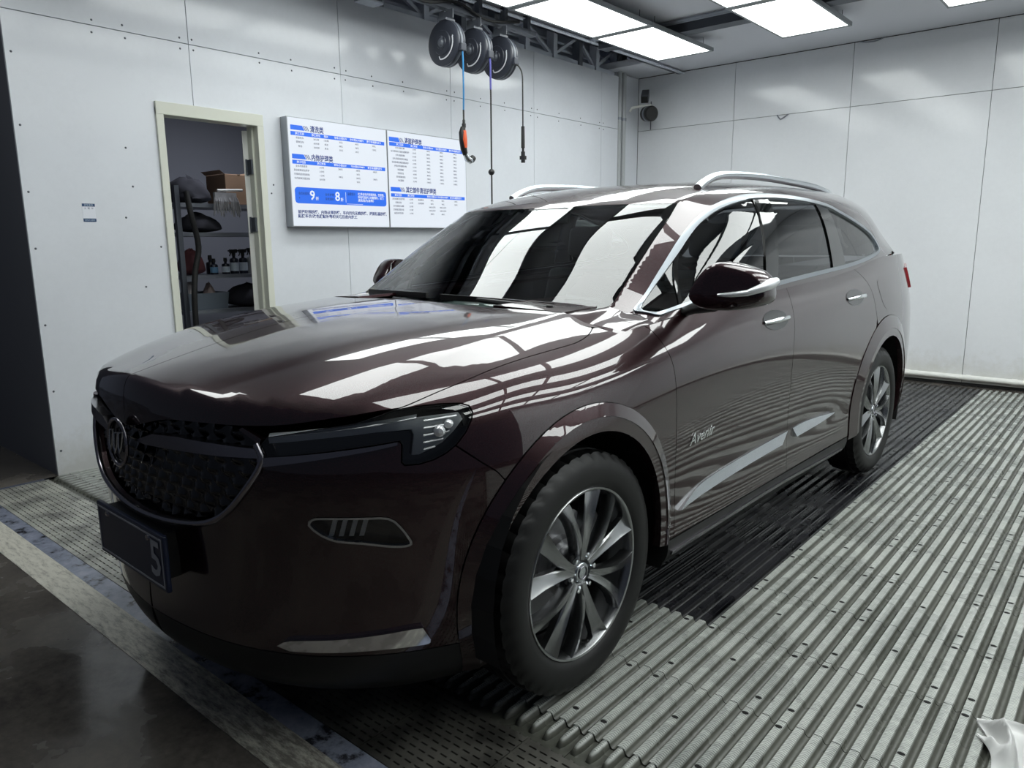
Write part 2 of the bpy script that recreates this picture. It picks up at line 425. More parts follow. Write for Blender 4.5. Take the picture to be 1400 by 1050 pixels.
for i in range(-10, 12):
    for j in range(-1, 16):
        x = TX0+i*TILE_P; y = TY0+j*TILE_P
        if x+TILE_P < XL+.05 or y+TILE_P > YB+.06: continue
        if i <= 3 and not (i < -7 and j > 5):
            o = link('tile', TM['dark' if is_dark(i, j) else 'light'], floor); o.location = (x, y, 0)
        else:
            far.add([(v.co.x+x, v.co.y+y, v.co.z) for v in fl.vertices], [tuple(q.vertices) for q in fl.polygons]); far.m[-len(fl.polygons):] = [q.material_index for q in fl.polygons]
# tiles beyond the frame, seen only as reflections in the paintwork
fo = stuff(obj('grating', far, [TLIGHT, HOLE], floor, smooth=50))
# ramped front edge of the grating: tapering rib ends over a flat lip
mb = MB(); p = TILE_P/8; L = .112
mb.box(.001, -L, -.034, TILE_P-.001, -.001, -.020)
for k in range(8):
    x0 = k*p-.012; w = .018
    vs = []; st = [(-.001, 0.0), (-.05, 0.0), (-.068, -.002), (-.080, -.007), (-.087, -.014), (-.089, -.020)]
    for y, z in st:
        for s, dz in ((0, -.02), (.15, -.006), (.35, -.001), (.65, -.001), (.85, -.006), (1, -.02)):
            tp = 1 if y > -.06 else max(.35, 1-(abs(y)-.06)*16)
            vs.append((x0+.0245+(s-.5)*.03*tp, y, max(-.020, z+dz*(z+.02)/.02)))
    fs = [(a*6+b, a*6+b+1, (a+1)*6+b+1, (a+1)*6+b) for a in range(5) for b in range(5)]
    mb.add(vs, fs)
edge_me = mb.mesh('edge_tile', TLIGHT); shade_auto(edge_me, 60)
for i in range(-10, 12):
    o = link('edge_tile', edge_me, floor); o.location = (TX0+i*TILE_P, TY0-TILE_P, 0)
# perforated drain plates in front of it: every slot is a real opening
PERF = M('perforated_drain_plate', (.26, .265, .235), .45); t = NT(PERF)
geo = t.n('ShaderNodeNewGeometry'); nz = t.n('ShaderNodeTexNoise'); nz.inputs['Scale'].default_value = 7; nz.inputs['Detail'].default_value = 6; t.l(geo.outputs['Position'], nz.inputs['Vector'])
t.l(t.ramp(nz.outputs[0], [(.36, (.16, .16, .145)), (.60, (.42, .42, .375))]), t.b.inputs['Base Color'])
mb = MB(); W = .335; D = .332; nr = 13; nc = 9; sw = .0055; ph = D/nr
for r in range(nr):
    y = r*ph; off = (r % 2)*.5
    mb.box(0.001, y, -.03, W-.001, y+ph-sw, -.002)         # solid row
    for c in range(nc+1):                                  # bridges between the slots of one row
        x = (c+off*.9)*W/nc; mb.box(max(.001, x-.006), y+ph-sw, -.03, min(W-.001, x+.006), y+ph, -.002)
perf_me = mb.mesh('drain_plate', PERF)
PERFD = M('dark_drain_plate', (.07, .07, .06), .3); t = NT(PERFD)  # darker copy of the plate material, used on the plates further right
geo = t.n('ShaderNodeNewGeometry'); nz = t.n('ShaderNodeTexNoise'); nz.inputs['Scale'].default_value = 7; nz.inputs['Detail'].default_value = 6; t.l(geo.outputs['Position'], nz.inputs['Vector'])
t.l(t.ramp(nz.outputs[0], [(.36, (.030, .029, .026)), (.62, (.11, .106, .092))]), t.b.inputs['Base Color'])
perf_dark = perf_me.copy(); perf_dark.materials[0] = PERFD
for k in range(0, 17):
    o = link('drain_plate', perf_me if k < 6 else perf_dark, floor); o.location = (-2.74+k*.336, -.640, -.004)
    if k: pass

# ---- left wall, panel by panel (the door opening cuts two of them)
def panel_wall(name, rects, mat, to3, depth, parent, back, bmat=DARKJ):
    pass
def yz_panel(poly, x0, depth): # polygon in (y,z), face towards +X
    mb = MB(); mb.prism(poly, (x0-depth, 0, 0), (0,1,0), (0,0,1), depth); return mb
mb = MB(); 
for (a, b, c, d) in ((YF, .56, 0, 3.2), (1.27, 5.88, 0, 3.2), (.56, 1.27, 2.205, 3.2)):
    mb.box(XL-.10, a+.004, c, XL-.022, b, d-.004)
wl = struct('wall_left', mb, DARKJ)
G = .0022; ZS = 2.628; ZT = 3.20
YS = [YF, .798, 1.99, 3.172, 4.343, 5.543, 5.885]
for k in range(6):
    a, b = YS[k]+G, YS[k+1]-G
    if k == 0: a = YF
    obj('wall_panel', yz_panel([(a, ZS+G), (b, ZS+G), (b, ZT), (a, ZT)], XL, .02), WALL, wl, bev=.0012)
    if k == 0: poly = [(a, 0.0), (.56, 0.0), (.56, 2.205), (b, 2.205), (b, ZS-G), (a, ZS-G)]
    elif k == 1: poly = [(1.27, 0.0), (b, 0.0), (b, ZS-G), (a, ZS-G), (a, 2.205), (1.27, 2.205)]
    else: poly = [(a, 0), (b, 0), (b, ZS-G), (a, ZS-G)]
    obj('wall_panel', yz_panel(poly, XL, .02), WALL, wl)
mb = MB()
def screw(y, z): mb.lathe([(0, .0035), (.004, .003), (.007, .0)], (XL+.0002, y, z), (1,0,0), 6)
for y in (.215, .40, .75, .83, 1.30, 1.55, 1.94, 2.04, 2.30, 2.62, 3.12, 3.22, 3.55, 3.90, 4.30, 4.39, 4.75, 5.15, 5.50, 5.59):
    for dz in (-.035, .035): screw(y+random.uniform(-.01, .01), ZS+dz+random.uniform(-.006, .006))
for z in (.18, .55, .95, 1.32, 1.70, 2.05, 2.42): screw(YF+.03, z+random.uniform(-.05, .05))
for y, z in ((.30, 1.53), (.38, 1.10), (.36, 1.72), (.34, 1.95), (.50, 1.35), (1.35, 1.78), (1.33, 1.72), (.10, .62), (.22, .55)): screw(y, z)
stuff(obj('screw_heads', mb, STEELD, wl))
# the wall's outer end, the low light there put into its dark grey colour
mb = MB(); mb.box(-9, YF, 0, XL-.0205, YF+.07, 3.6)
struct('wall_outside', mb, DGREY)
# ---- back wall
mb = MB(); mb.box(-2.95, YB+.025, -.03, 8.5, YB+.10, 3.7)
wb = struct('wall_back', mb, DARKJ)
XS = [-2.80, -1.587, -.361, .846, 2.05, 3.27, 4.48, 5.7, 6.9, 8.5]
for k in range(9):
    a, b = XS[k]+G, XS[k+1]-G
    for z0, z1 in ((0, 2.657-G), (2.657+G, 3.255)):
        mb = MB(); mb.box(a, YB, z0, b, YB+.02, z1); obj('wall_panel', mb, WALLB, wb, bev=.0012)
mb = MB(); mb.box(-2.95, 5.889, 0, -2.803, YB-.001, 3.255); struct('wall_corner', mb, WALL)
mb = MB(); mb.tube([(-2.70, YB-.028, .052), (8.4, YB-.028, .052)], .026, 12)
for x in (-.9, .35, .88, 1.25, 1.6, 2.3, 3.1): mb.tube([(x, YB-.028, .052), (x+.045, YB-.028, .052)], .030, 12)
o = struct('baseboard_back', mb, WPLAST, smooth=40)
# cracked sealant and scuffs on the back wall
# ---- right side wall and the far end of the hall, seen only as reflections
mb = MB(); mb.box(5.6, 1.3, 0, 5.7, 7.0, 3.6); struct('wall_right', mb, WALLB)
# ---- ceiling
mb = MB(); mb.box(-2.25, -1.8, 3.262, 8.5, YB+.03, 3.33); 
mb.box(-2.95, 5.75, 3.262, -2.25, YB+.03, 3.33)
ceil = struct('ceiling', mb, CEIL)
mb = MB(); mb.box(-2.8, YB-.003, 3.2555, 8.5, YB+.02, 3.2615); struct('trim_1', mb, DARKJ)
mb = MB(); mb.box(-3.4, -.6, 3.72, 8.5, YB+.1, 3.80); struct('ceiling_upper', mb, STEELD)

# ---- light panels hung in rows below the ceiling
PF = M('panel_frame', (.30, .32, .33), .45, .4)
PE = M('panel_diffuser', (.95, .97, .96), .5, emit=PANEL_EMIT, ecol=(.95, 1.0, .985))
def light_panel(cx, cy, w, l, z, label):
    t = thing('light_panel', label, 'ceiling light', (cx, cy, z), 0, 'rows of square-edged ceiling light panels')
    return t
def lp_parts(t, w, l):
    mb = MB(); b = .020; e = .042; h = .034
    for a in ((-w/2,-l/2,-w/2+b,l/2),(w/2-b,-l/2,w/2,l/2),(-w/2+b,-l/2,w/2-b,-l/2+e),(-w/2+b,l/2-e,w/2-b,l/2)):
        mb.box(a[0], a[1], 0, a[2], a[3], h)
    mb.box(-w/2+b, -l/2+b, h-.004, w/2-b, l/2-b, h)
    obj('frame', mb, PF, t)
    mb = MB(); mb.box(-w/2+b, -l/2+e, .003, w/2-b, l/2-e, .008); obj('diffuser', mb, PE, t)
    for sx in (-1, 1):
        for sy in (-1, 1): obj('hanging_rod', MB().tube([(sx*(w/2-.05), sy*(l/2-.12), h), (sx*(w/2-.05), sy*(l/2-.12), 3.262-3.15)], .003, 6), STEELD, t)
ROWS = [(-1.64, .62), (-.37, .58), (.95, .60), (2.22, .60), (3.5, .60), (4.75, .60)]
ORD = ['first', 'second', 'third', 'fourth', 'fifth', 'sixth']
PROTO = None
for ri, (cx, w) in enumerate(ROWS):
    for k in ((0, 1, 2, 3, 5) if ri < 1 else range(5)):
        cy = 5.35-.583-k*1.166
        lab = 'lit ceiling panel, %s from the back wall, %s row from the reels' % (ORD[k], ORD[ri])
        if k == 5: lab = 'lit ceiling panel hung apart from the others, nearest the threshold'
        if PROTO is None:
            PROTO = thing('light_panel', lab, 'ceiling light', (cx, cy, 3.15), 0, 'suspended light panels'); lp_parts(PROTO, .60, 1.160)
        else:
            c = copy_tree(PROTO); c.location = (cx, cy, 3.15); c['label'] = lab
# ---- cross beam on the ceiling between the rows
def beam(x0, x1, y, label):
    t = thing('ceiling_beam', label, 'beam', (x0, y, 3.185))
    mb = MB(); mb.box(0, -.07, 0, x1-x0, .07, .006); mb.box(0, -.07, .006, x1-x0, -.064, .075); mb.box(0, .064, .006, x1-x0, .07, .075); obj('channel', mb, STEELD, t)
    mb = MB(); mb.tube([(0, -.16, .06), (x1-x0, -.16, .06)], .012, 8); obj('conduit', mb, STEEL, t, smooth=40)
    mb = MB(); mb.tube([(0, -.21, .06), (x1-x0, -.21, .06)], .012, 8); obj('conduit', mb, STEEL, t, smooth=40)
beam(-2.2, 5.0, 4.72, 'dark steel channel crossing the ceiling above the light rows')
# ================================================================ the car
CAR = thing('car', 'dark burgundy-black seven-seat suv parked on the grating, front towards the threshold', 'car', (0,0,0), -.0183)
PAINT = M('dark_burgundy_paint', (.010,.004,.005), .33, .6, coat=1.0, coat_rough=.010); t = NT(PAINT)
t.b.inputs['Coat IOR'].default_value = 1.75; nz = t.noise(900, 2, .5); t.l(t.ramp(nz, [(.35, (.009,.0019,.0032)), (.70, (.038,.0058,.0095))]), t.b.inputs['Base Color'])
GLOSSB = M('gloss_black', g(.006), .06, coat=.6)
SATB = M('satin_black_plastic', g(.014), .42)
CHROME = M('chrome', (.80,.82,.84), .08, 1.0)
SATCH = M('satin_chrome', (.60,.63,.66), .24, 1.0)
SURR = M('window_bright_trim', (.36,.39,.42), .36, 1.0)
DKCH = M('dark_chrome', (.30,.285,.31), .22, 1.0)
ALLOY = M('gunmetal_alloy', (.34,.345,.35), .26, 1.0)
TYRE = M('tyre_rubber', g(.006), .5)
DISC = M('brake_steel', (.42,.42,.43), .35, 1.0)
GREYP = M('grey_lamp_reflector', (.90,.92,.93), .28, .25)
GUIDE = M('lamp_light_guide', (.86,.88,.90), .3)
LENSW = M('lamp_clear_element', (.78,.80,.82), .12, .3, coat=1)
REDL = M('red_tail_lens', (.40,.02,.03), .15, coat=1)
SEAT = M('dark_seat_leather', (.10,.095,.10), .5)
FILM = M('pale_plastic_seat_cover', (.50,.60,.72), .25, coat=.5)
DASH = M('dark_dashboard', (.15,.175,.175), .6); LINER = M('pale_headliner', (.45,.46,.45), .8)
PLATE = M('plate_blue', (.012,.020,.055), .35)
PLATEW = M('plate_white_print', (.40,.42,.46), .4)
def thin_glass(name, tint, refl=1.0):
    m = bpy.data.materials.new(name); m.use_nodes = True; nt = m.node_tree; nt.nodes.clear()
    out = nt.nodes.new('ShaderNodeOutputMaterial'); mx = nt.nodes.new('ShaderNodeMixShader'); fr = nt.nodes.new('ShaderNodeFresnel'); fr.inputs[0].default_value = 1.62
    tr = nt.nodes.new('ShaderNodeBsdfTransparent'); tr.inputs[0].default_value = (*tint, 1)
    gl = nt.nodes.new('ShaderNodeBsdfGlossy'); gl.inputs['Roughness'].default_value = .003; gl.inputs['Color'].default_value = (refl, refl, refl, 1)
    nt.links.new(fr.outputs[0], mx.inputs[0]); nt.links.new(tr.outputs[0], mx.inputs[1]); nt.links.new(gl.outputs[0], mx.inputs[2]); nt.links.new(mx.outputs[0], out.inputs[0]); return m
WSG = thin_glass('windshield_glass', (.78,.92,.89)); TINT = thin_glass('tinted_glass', (.16,.17,.18)); QGL = thin_glass('quarter_light_glass', (.45,.52,.50)); CLEAR = thin_glass('lamp_cover_glass', (.86,.88,.88))

L = lower_surface(); U = upper_surface()
def nv(v): v = np.array(v, float); return v/np.linalg.norm(v)
FR = {'side': ((-1,0,0),(0,1,0),(0,0,1)), 'top': ((0,0,-1),(1,0,0),(0,1,0)), 'front': ((0,1,0),(1,0,0),(0,0,1)), 'rear': ((0,-1,0),(1,0,0),(0,0,1)),
      'diag': (nv((-.6606,.7507,0)), nv((.7507,.6606,0)), (0,0,1)), 'rdiag': (nv((-.75,-.66,0)), nv((-.66,.75,0)), (0,0,1)),
      'hood': (nv((0,.7071,-.7071)), (1,0,0), nv((0,.7071,.7071))), 'ws': ((0,.5101,-.8601), (1,0,0), (0,.8601,.5101)),
      'shoulder': ((-.8,0,-.6), (0,1,0), (-.6,0,.8))}
FR = {k: tuple(np.array(v, float) for v in f) for k, f in FR.items()}
def to2(fr, p):
    return (float(np.dot(p, fr[1])), float(np.dot(p, fr[2]))) if len(p) == 3 else (float(p[0]), float(p[1]))
def pip(P, poly):
    x, y = P[:, 0], P[:, 1]; ins = np.zeros(len(P), bool); n = len(poly)
    for i in range(n):
        (x1, y1), (x2, y2) = poly[i], poly[(i+1) % n]
        c = (y1 > y) != (y2 > y)
        with np.errstate(divide='ignore', invalid='ignore'): ins ^= c & (x < (x2-x1)*(y-y1)/((y2-y1) if y2 != y1 else 1e-12)+x1)
    return ins
def segdist(P, poly):
    d = np.full(len(P), 1e9); n = len(poly)
    for i in range(n):
        a = np.array(poly[i]); b = np.array(poly[(i+1) % n]); ab = b-a; L2 = ab@ab
        if L2 < 1e-14: continue
        tt = np.clip(((P-a)@ab)/L2, 0, 1); d = np.minimum(d, np.linalg.norm(P-(a+tt[:, None]*ab), axis=1))
    return d
def cr(pts, k=6, closed=False):
    """Catmull-Rom curve through pts"""
    P = [np.array(p, float) for p in pts]; n = len(P); out = []
    rng = range(n) if closed else range(n-1)
    for i in rng:
        p1, p2 = P[i], P[(i+1) % n]
        p0 = P[i-1] if (closed or i) else 2*p1-p2
        p3 = P[(i+2) % n] if (closed or i+2 < n) else 2*p2-p1
        for s in range(k):
            u = s/k; out.append(tuple(.5*((2*p1)+(-p0+p2)*u+(2*p0-5*p1+4*p2-p3)*u*u+(-p0+3*p1-3*p2+p3)*u**3)))
    if not closed: out.append(tuple(P[-1]))
    return out
def resample(poly, sp):
    out = []; n = len(poly)
    for i in range(n):
        a, b = np.array(poly[i]), np.array(poly[(i+1) % n]); l = np.linalg.norm(b-a)
        if l < 1e-5: continue
        m = max(1, int(math.ceil(l/sp)))
        for s in range(m): out.append(tuple(a+(b-a)*s/m))
    return out
def inset(poly, d):
    n = len(poly); A = sum(poly[i][0]*poly[(i+1) % n][1]-poly[(i+1) % n][0]*poly[i][1] for i in range(n)); s = 1 if A > 0 else -1; out = []
    for i in range(n):
        a, b, c = np.array(poly[i-1]), np.array(poly[i]), np.array(poly[(i+1) % n])
        u = (b-a)/max(np.linalg.norm(b-a), 1e-9); v = (c-b)/max(np.linalg.norm(c-b), 1e-9)
        n1 = np.array((-u[1], u[0]))*s; n2 = np.array((-v[1], v[0]))*s; m = n1+n2; q = max(m@m, .5)
        out.append(tuple(b+m*(2*d/q)))
    return out
def inset_var(poly, fd):
    n = len(poly); A = sum(poly[i][0]*poly[(i+1) % n][1]-poly[(i+1) % n][0]*poly[i][1] for i in range(n)); s = 1 if A > 0 else -1; out = []
    for i in range(n):
        a, b, c = np.array(poly[i-1]), np.array(poly[i]), np.array(poly[(i+1) % n]); u = nv(b-a); v = nv(c-b)
        m = np.array((-u[1], u[0]))*s+np.array((-v[1], v[0]))*s; d = fd(b); q = tuple(b+m*(2*d/max(m@m, .5)))
        if segdist(np.array([q]), poly)[0] > d*.95: out.append(q)
    return out
class Arr:
    def __init__(s, V, N, F): s.V, s.N, s.F = V, N, F
    def mir(s): return Arr([(-x, y, z) for x, y, z in s.V], [(-x, y, z) for x, y, z in s.N], [tuple(reversed(f)) for f in s.F])
    def join(s, o): k = len(s.V); return Arr(s.V+o.V, s.N+o.N, s.F+[tuple(i+k for i in f) for f in o.F])
def panel(surf, frame, loop, gap=.0015, th=.012, off=0.0, sp=.035, holes=(), recalc=False, bsp=None):
    """a body panel: a 2-D outline laid on the smooth surface along one direction, with folded-in edges"""
    fr = FR[frame]; d, e1, e2 = fr; bsp = bsp or sp*.6
    outer = [to2(fr, p) for p in loop]
    if gap:
        ins = inset(resample(outer, .05), gap)
        outer = [q if not (abs(q[0]) < .01 and frame in ('hood', 'front', 'top', 'ws', 'rear')) else q for q in ins]
    loops = [resample(outer, bsp)]+[resample(inset([to2(fr, p) for p in h], -gap) if gap else [to2(fr, p) for p in h], bsp) for h in holes]
    pts = []; edges = []
    for lp in loops:
        o = len(pts); pts += lp; edges += [(o+i, o+(i+1) % len(lp)) for i in range(len(lp))]
    nb = len(pts)
    a = np.array(loops[0]); lo, hi = a.min(0), a.max(0)
    gx, gy = np.meshgrid(np.arange(lo[0]+sp/2, hi[0], sp), np.arange(lo[1]+sp/2, hi[1], sp)); G2 = np.stack([gx.ravel(), gy.ravel()], 1)
    if len(G2):
        k = pip(G2, loops[0])
        for h in loops[1:]: k &= ~pip(G2, h)
        G2 = G2[k]
        for lp in loops: 
            if len(G2): G2 = G2[segdist(G2, lp) > sp*.45]
        pts = pts+[tuple(q) for q in G2]
    vo, eo, fo, *_ = delaunay_2d_cdt([Vector(q) for q in pts], edges, [], 0, 1e-6)
    vo = np.array([tuple(v) for v in vo]); tris = [tuple(f) for f in fo]
    cen = np.array([vo[list(f)].mean(0) for f in tris]); k = pip(cen, loops[0])
    for h in loops[1:]: k &= ~pip(cen, h)
    tris = [f for f, ok in zip(tris, k) if ok]
    V = []; N = []
    for x, y in vo:
        o = e1*x+e2*y-d*6
        base = e1*x+e2*y+d*(-.8 if frame in ('side','diag','rdiag','shoulder') else -.5)
        loc, n = surf.cast(o, d, base)
        of = off(loc) if callable(off) else off
        V.append(loc+n*of); N.append(n)
    V = np.array(V); N = np.array(N)
    F = []
    for f in tris:
        q = np.cross(V[f[1]]-V[f[0]], V[f[2]]-V[f[0]])
        if np.linalg.norm(q) < 1e-12: continue
        F.append(f if q@N[f[0]] > 0 else (f[0], f[2], f[1]))
    if recalc:
        N2 = np.zeros_like(N)
        for f in F:
            q = np.cross(V[f[1]]-V[f[0]], V[f[2]]-V[f[0]])
            for i in f: N2[i] += q
        ln = np.linalg.norm(N2, axis=1, keepdims=True); N = np.where(ln > 1e-12, N2/np.maximum(ln, 1e-12), N)
    Vl = [tuple(v) for v in V]; Nl = [tuple(n) for n in N]; Fl = list(F)
    if th:
        cnt = {}
        for f in F:
            for i in range(3): e = (f[i], f[(i+1) % 3]); cnt[e] = cnt.get(e, 0)+1
        bd = [e for e in cnt if (e[1], e[0]) not in cnt]
        cache = {}
        for a_, b_ in bd:
            if abs(V[a_][0]) < 2e-3 and abs(V[b_][0]) < 2e-3: continue
            ed = V[b_]-V[a_]; nn = np.cross(ed, N[a_]); nn /= max(np.linalg.norm(nn), 1e-9); o = len(Vl)
            Vl += [tuple(V[a_]), tuple(V[b_]), tuple(V[b_]-N[b_]*th), tuple(V[a_]-N[a_]*th)]; Nl += [tuple(nn)]*4
            Fl.append((o, o+3, o+2, o+1))
    return Arr(Vl, Nl, Fl)
def part(name, arr, mat, parent):
    me = bpy.data.meshes.new(name); me.from_pydata(arr.V, [], arr.F); me.materials.append(mat)
    me.shade_smooth(); me.normals_split_custom_set_from_vertices(arr.N)
    return link(name, me, parent)
def both(name, arr, mat, parent): return part(name, arr, mat, parent), part(name, arr.mir(), mat, parent)
def whole(name, arr, mat, parent): return part(name, arr.join(arr.mir()), mat, parent)
def onL(x, y): # height of the hood at (x, y)
    l, n = L.cast((x, y, 3), (0,0,-1), (x, y, 1)); return (x, y, float(l[2]))
def ell(cy, cz, a, b, t0, t1, n=28): return [(cy+a*math.cos(math.radians(t0+(t1-t0)*k/n)), cz+b*math.sin(math.radians(t0+(t1-t0)*k/n))) for k in range(n+1)]
def mbobj(name, mb, mat, parent, **kw): return obj(name, mb, mat, parent, **kw)
def mirmb(mb):
    m2 = MB(); m2.v = [(-x, y, z) for x, y, z in mb.v]; m2.f = [tuple(reversed(f)) for f in mb.f]; m2.m = list(mb.m); return m2
def bothmb(name, mb, mat, parent, **kw): return obj(name, mb, mat, parent, **kw), obj(name, mirmb(mb), mat, parent, **kw)

# ---- outlines shared by neighbouring panels (car frame: x to the car's left, y rearwards, z up)
SHUT = cr([(.742,-.545),(.754,-.505),(.772,-.422),(.788,-.34),(.798,-.242),(.805,-.13),(.812,.03),(.814,.12),(.800,.20),(.765,.27),(.715,.315)], 3)
NOSE = cr([(0,-.915,.868),(.05,-.912,.870),(.12,-.905,.886),(.22,-.89,.908),(.35,-.86,.914),(.47,-.81,.912),(.58,-.75,.925),(.68,-.65,.940),(.742,-.545,.955)], 3)
COWL = cr([(.715,.315),(.62,.255),(.50,.19),(.30,.145),(0,.135)], 4)
hood_loop = [(x, y, z) for x, y, z in NOSE]+[onL(x, y) for x, y in SHUT[1:]]+[onL(x, y) for x, y in COWL[1:]]
whole('hood', panel(L, 'hood', hood_loop, sp=.028), PAINT, CAR)
HL = [(.195,.950),(.255,.952),(.316,.953),(.356,.951),(.379,.944),(.389,.927),(.386,.911),(.373,.882),(.348,.852),(.322,.834),(.292,.821),(.257,.814),(.223,.814),(.215,.822),(.216,.865),(.210,.874),(.147,.867),(.018,.853),(-.137,.836),(-.142,.862),(-.116,.892),(.019,.914),(.105,.925)]
AF_I, AF_M, AF_O = (.012,.405,.380,.408), (.012,.405,.418,.450), (.015,.405,.462,.490)
AR_I, AR_M, AR_O = (2.862,.405,.415,.412), (2.862,.405,.455,.455), (2.862,.405,.540,.530)
def arc(A, t0, t1, n=24): return ell(A[0], A[1], A[2], A[3], t0, t1, n)
def s3(y, z): # side point -> 3-D on the lower body
    l, n = L.cast((3, y, z), (-1,0,0), (.9, y, z)); return tuple(float(k) for k in l)
front_arc = [s3(*p) for p in arc(AF_O, 136.5, 205, 14)]         # bumper's edge along the arch trim, downwards
SEAM = [(.346,.851),(.408,.802),(.450,.769)]
nose2 = [to2(FR['diag'], q) for q in NOSE if q[0] < .50]
LIPZ = .300
bump = nose2+[(-.128,.885),(-.142,.862),(-.137,.836),(.018,.853),(.147,.867),(.210,.874),(.216,.865),(.215,.822),(.223,.814),(.257,.814),(.292,.821),(.322,.834)]+SEAM+[to2(FR['diag'], q) for q in front_arc if q[2] > LIPZ]
e = [q for q in front_arc if q[2] <= LIPZ]
lipk = to2(FR['diag'], (s3(-.425, LIPZ)))
bump += [(lipk[0], LIPZ), (-.26, LIPZ), (-.604, LIPZ)]
FOG = cr([(-.020,.668),(-.010,.686),(.010,.690),(.055,.6895),(.133,.688),(.180,.684),(.208,.660),(.234,.616),(.228,.603),(.203,.601),(.160,.607),(.113,.616),(.051,.623),(.010,.640)], 2, True)
GR = [(.0,.868),(.05,.870),(.12,.886),(.22,.908),(.35,.914),(.46,.904),(.512,.872),(.528,.828),(.489,.758),(.426,.689),(.361,.650),(.283,.629),(.157,.613),(.0,.606)]
gr3 = []
for x, z in GR:
    l, n = L.cast((x, -3, z), (0,1,0), (x,-.9,z)); gr3.append(tuple(l))
grd = [to2(FR['diag'], q) for q in gr3]
# grille opening is cut out of the half outline: the outline runs down the opening's edge
bump_half = [(-.1,.885)]
i0 = [k for k, q in enumerate(gr3) if abs(q[0]-.512) < .01][0]
outer_run = bump[len(nose2)-1:]
loopb = [grd[i0-1]]+[q for q in outer_run]+[to2(FR['diag'], (0, -.885, LIPZ))]+list(reversed(grd[i0:]))
whole('front_bumper', panel(L, 'diag', loopb, sp=.03, holes=[FOG], th=.02), PAINT, CAR)
# black lower lip
liploop = [to2(FR['diag'], (0,-.885,LIPZ)), (-.26, LIPZ), (lipk[0], LIPZ), (.348,.172), (.10,.168), (-.2,.168), to2(FR['diag'], (0,-.84,.168))]
whole('lower_lip', panel(L, 'diag', liploop, sp=.03, th=.03), SATB, CAR)
# ---- fender, doors, quarter panel
LT = [(.34,1.072),(.85,1.127),(1.5,1.152),(2.1,1.182),(2.58,1.222),(2.95,1.262),(3.3,1.268),(3.62,1.270)]
def ltop(y): return float(np.interp(y, [q[0] for q in LT], [q[1] for q in LT]))-.002
DFRONT = cr([(.430,ltop(.43)),(.448,1.062),(.466,1.0),(.474,.95),(.482,.80),(.497,.62),(.508,.44),(.508,.335)], 3)
BLINE = cr([(1.545,ltop(1.545)),(1.536,1.113),(1.490,.985),(1.478,.87),(1.490,.68),(1.503,.50),(1.510,.335)], 3)
RREAR = cr([(2.440,ltop(2.44)),(2.470,1.195),(2.556,1.130),(2.609,1.0),(2.640,.930)], 3)
fend = [onL(x, y) for x, y in SHUT]
fend += [s3(y, ltop(y)) for y in (.34,.39)]+[s3(*q) for q in DFRONT]
a1 = arc(AF_O, 3, 136.5, 26); a1 = [q for q in a1 if q[1] > .335]
fend += [s3(.478,.335)]+[s3(*q) for q in a1 if True]
dd = FR['diag']
def diag3(a, z):
    l, n = L.cast(dd[1]*a+dd[2]*z-dd[0]*6, dd[0], dd[1]*a+dd[2]*z); return tuple(l)
fend += [diag3(*q) for q in reversed(SEAM)]+[diag3(*q) for q in [(.348,.852),(.373,.882),(.386,.911),(.389,.927),(.379,.944),(.356,.951),(.316,.953),(.255,.952)]]
both('fender', panel(L, 'shoulder', fend, sp=.03), PAINT, CAR)
def side_loop(pts): return [(y, z) for y, z in pts]
fd = [(y, z) for y, z in DFRONT[::-1]]+[(y, ltop(y)) for y in (.55,.7,.9,1.1,1.3,1.45)]+list(BLINE)
doors = {}
doors['front_door'] = both('front_door', panel(L, 'side', fd, sp=.035), PAINT, CAR)
ra = [q for q in arc(AR_O, 112, 190, 20) if q[1] > .335]
rdl = list(BLINE[::-1])+[(y, ltop(y)) for y in (1.7,1.9,2.1,2.3)]+list(RREAR)+ra[1:]+[(2.318,.335)]
doors['rear_door'] = both('rear_door', panel(L, 'side', rdl, sp=.035), PAINT, CAR)
qa = arc(AR_O, 112, -8, 26)
def rd(y, z):
    l, n = L.cast((3, y, z), (-1,0,0), (.9, y, z)); return tuple(l)
rr = FR['rdiag']
quart = [rd(y, ltop(y)) for y in (2.45,2.6,2.8,3.0,3.2,3.4,3.6)]+[(.80,3.80,1.26)]
TL = [(.80,3.80,1.20),(.845,3.70,1.19),(.885,3.55,1.175),(.890,3.56,1.12),(.905,3.58,1.06),(.86,3.74,1.04),(.80,3.84,1.04)]
quart = [rd(y, ltop(y)) for y in (2.45,2.6,2.8,3.0,3.2,3.4,3.55)]+[(.835,3.70,1.265)]+[(.845,3.72,1.20),(.895,3.54,1.18),(.905,3.56,1.10),(.912,3.59,1.05),(.85,3.76,1.04),(.80,3.85,.95),(.81,3.85,.60),(.80,3.83,.34)]+[rd(3.40,.30)]+[rd(*q) for q in reversed([q for q in qa if q[1] > .34])]+[rd(*q) for q in RREAR[::-1]]
both('quarter_panel', panel(L, 'rdiag', quart, sp=.04), PAINT, CAR)
tl_loop = [(.845,3.72,1.20),(.895,3.54,1.18),(.905,3.56,1.10),(.912,3.59,1.05),(.85,3.76,1.04),(.74,3.92,1.05),(.72,3.92,1.19)]
both('tail_light', panel(L, 'rdiag', tl_loop, sp=.03, off=.012, th=.02), REDL, CAR)
gate = [(0,1.235),(.60,1.245),(.80,1.23),(.72,1.19),(.74,1.05),(.80,1.04),(.79,.72),(0,.72)]
whole('tailgate', panel(L, 'rear', gate, sp=.05), PAINT, CAR)
whole('rear_bumper', panel(L, 'rear', [(0,.715),(.79,.715),(.79,.34),(.72,.30),(0,.29)], sp=.05), PAINT, CAR)
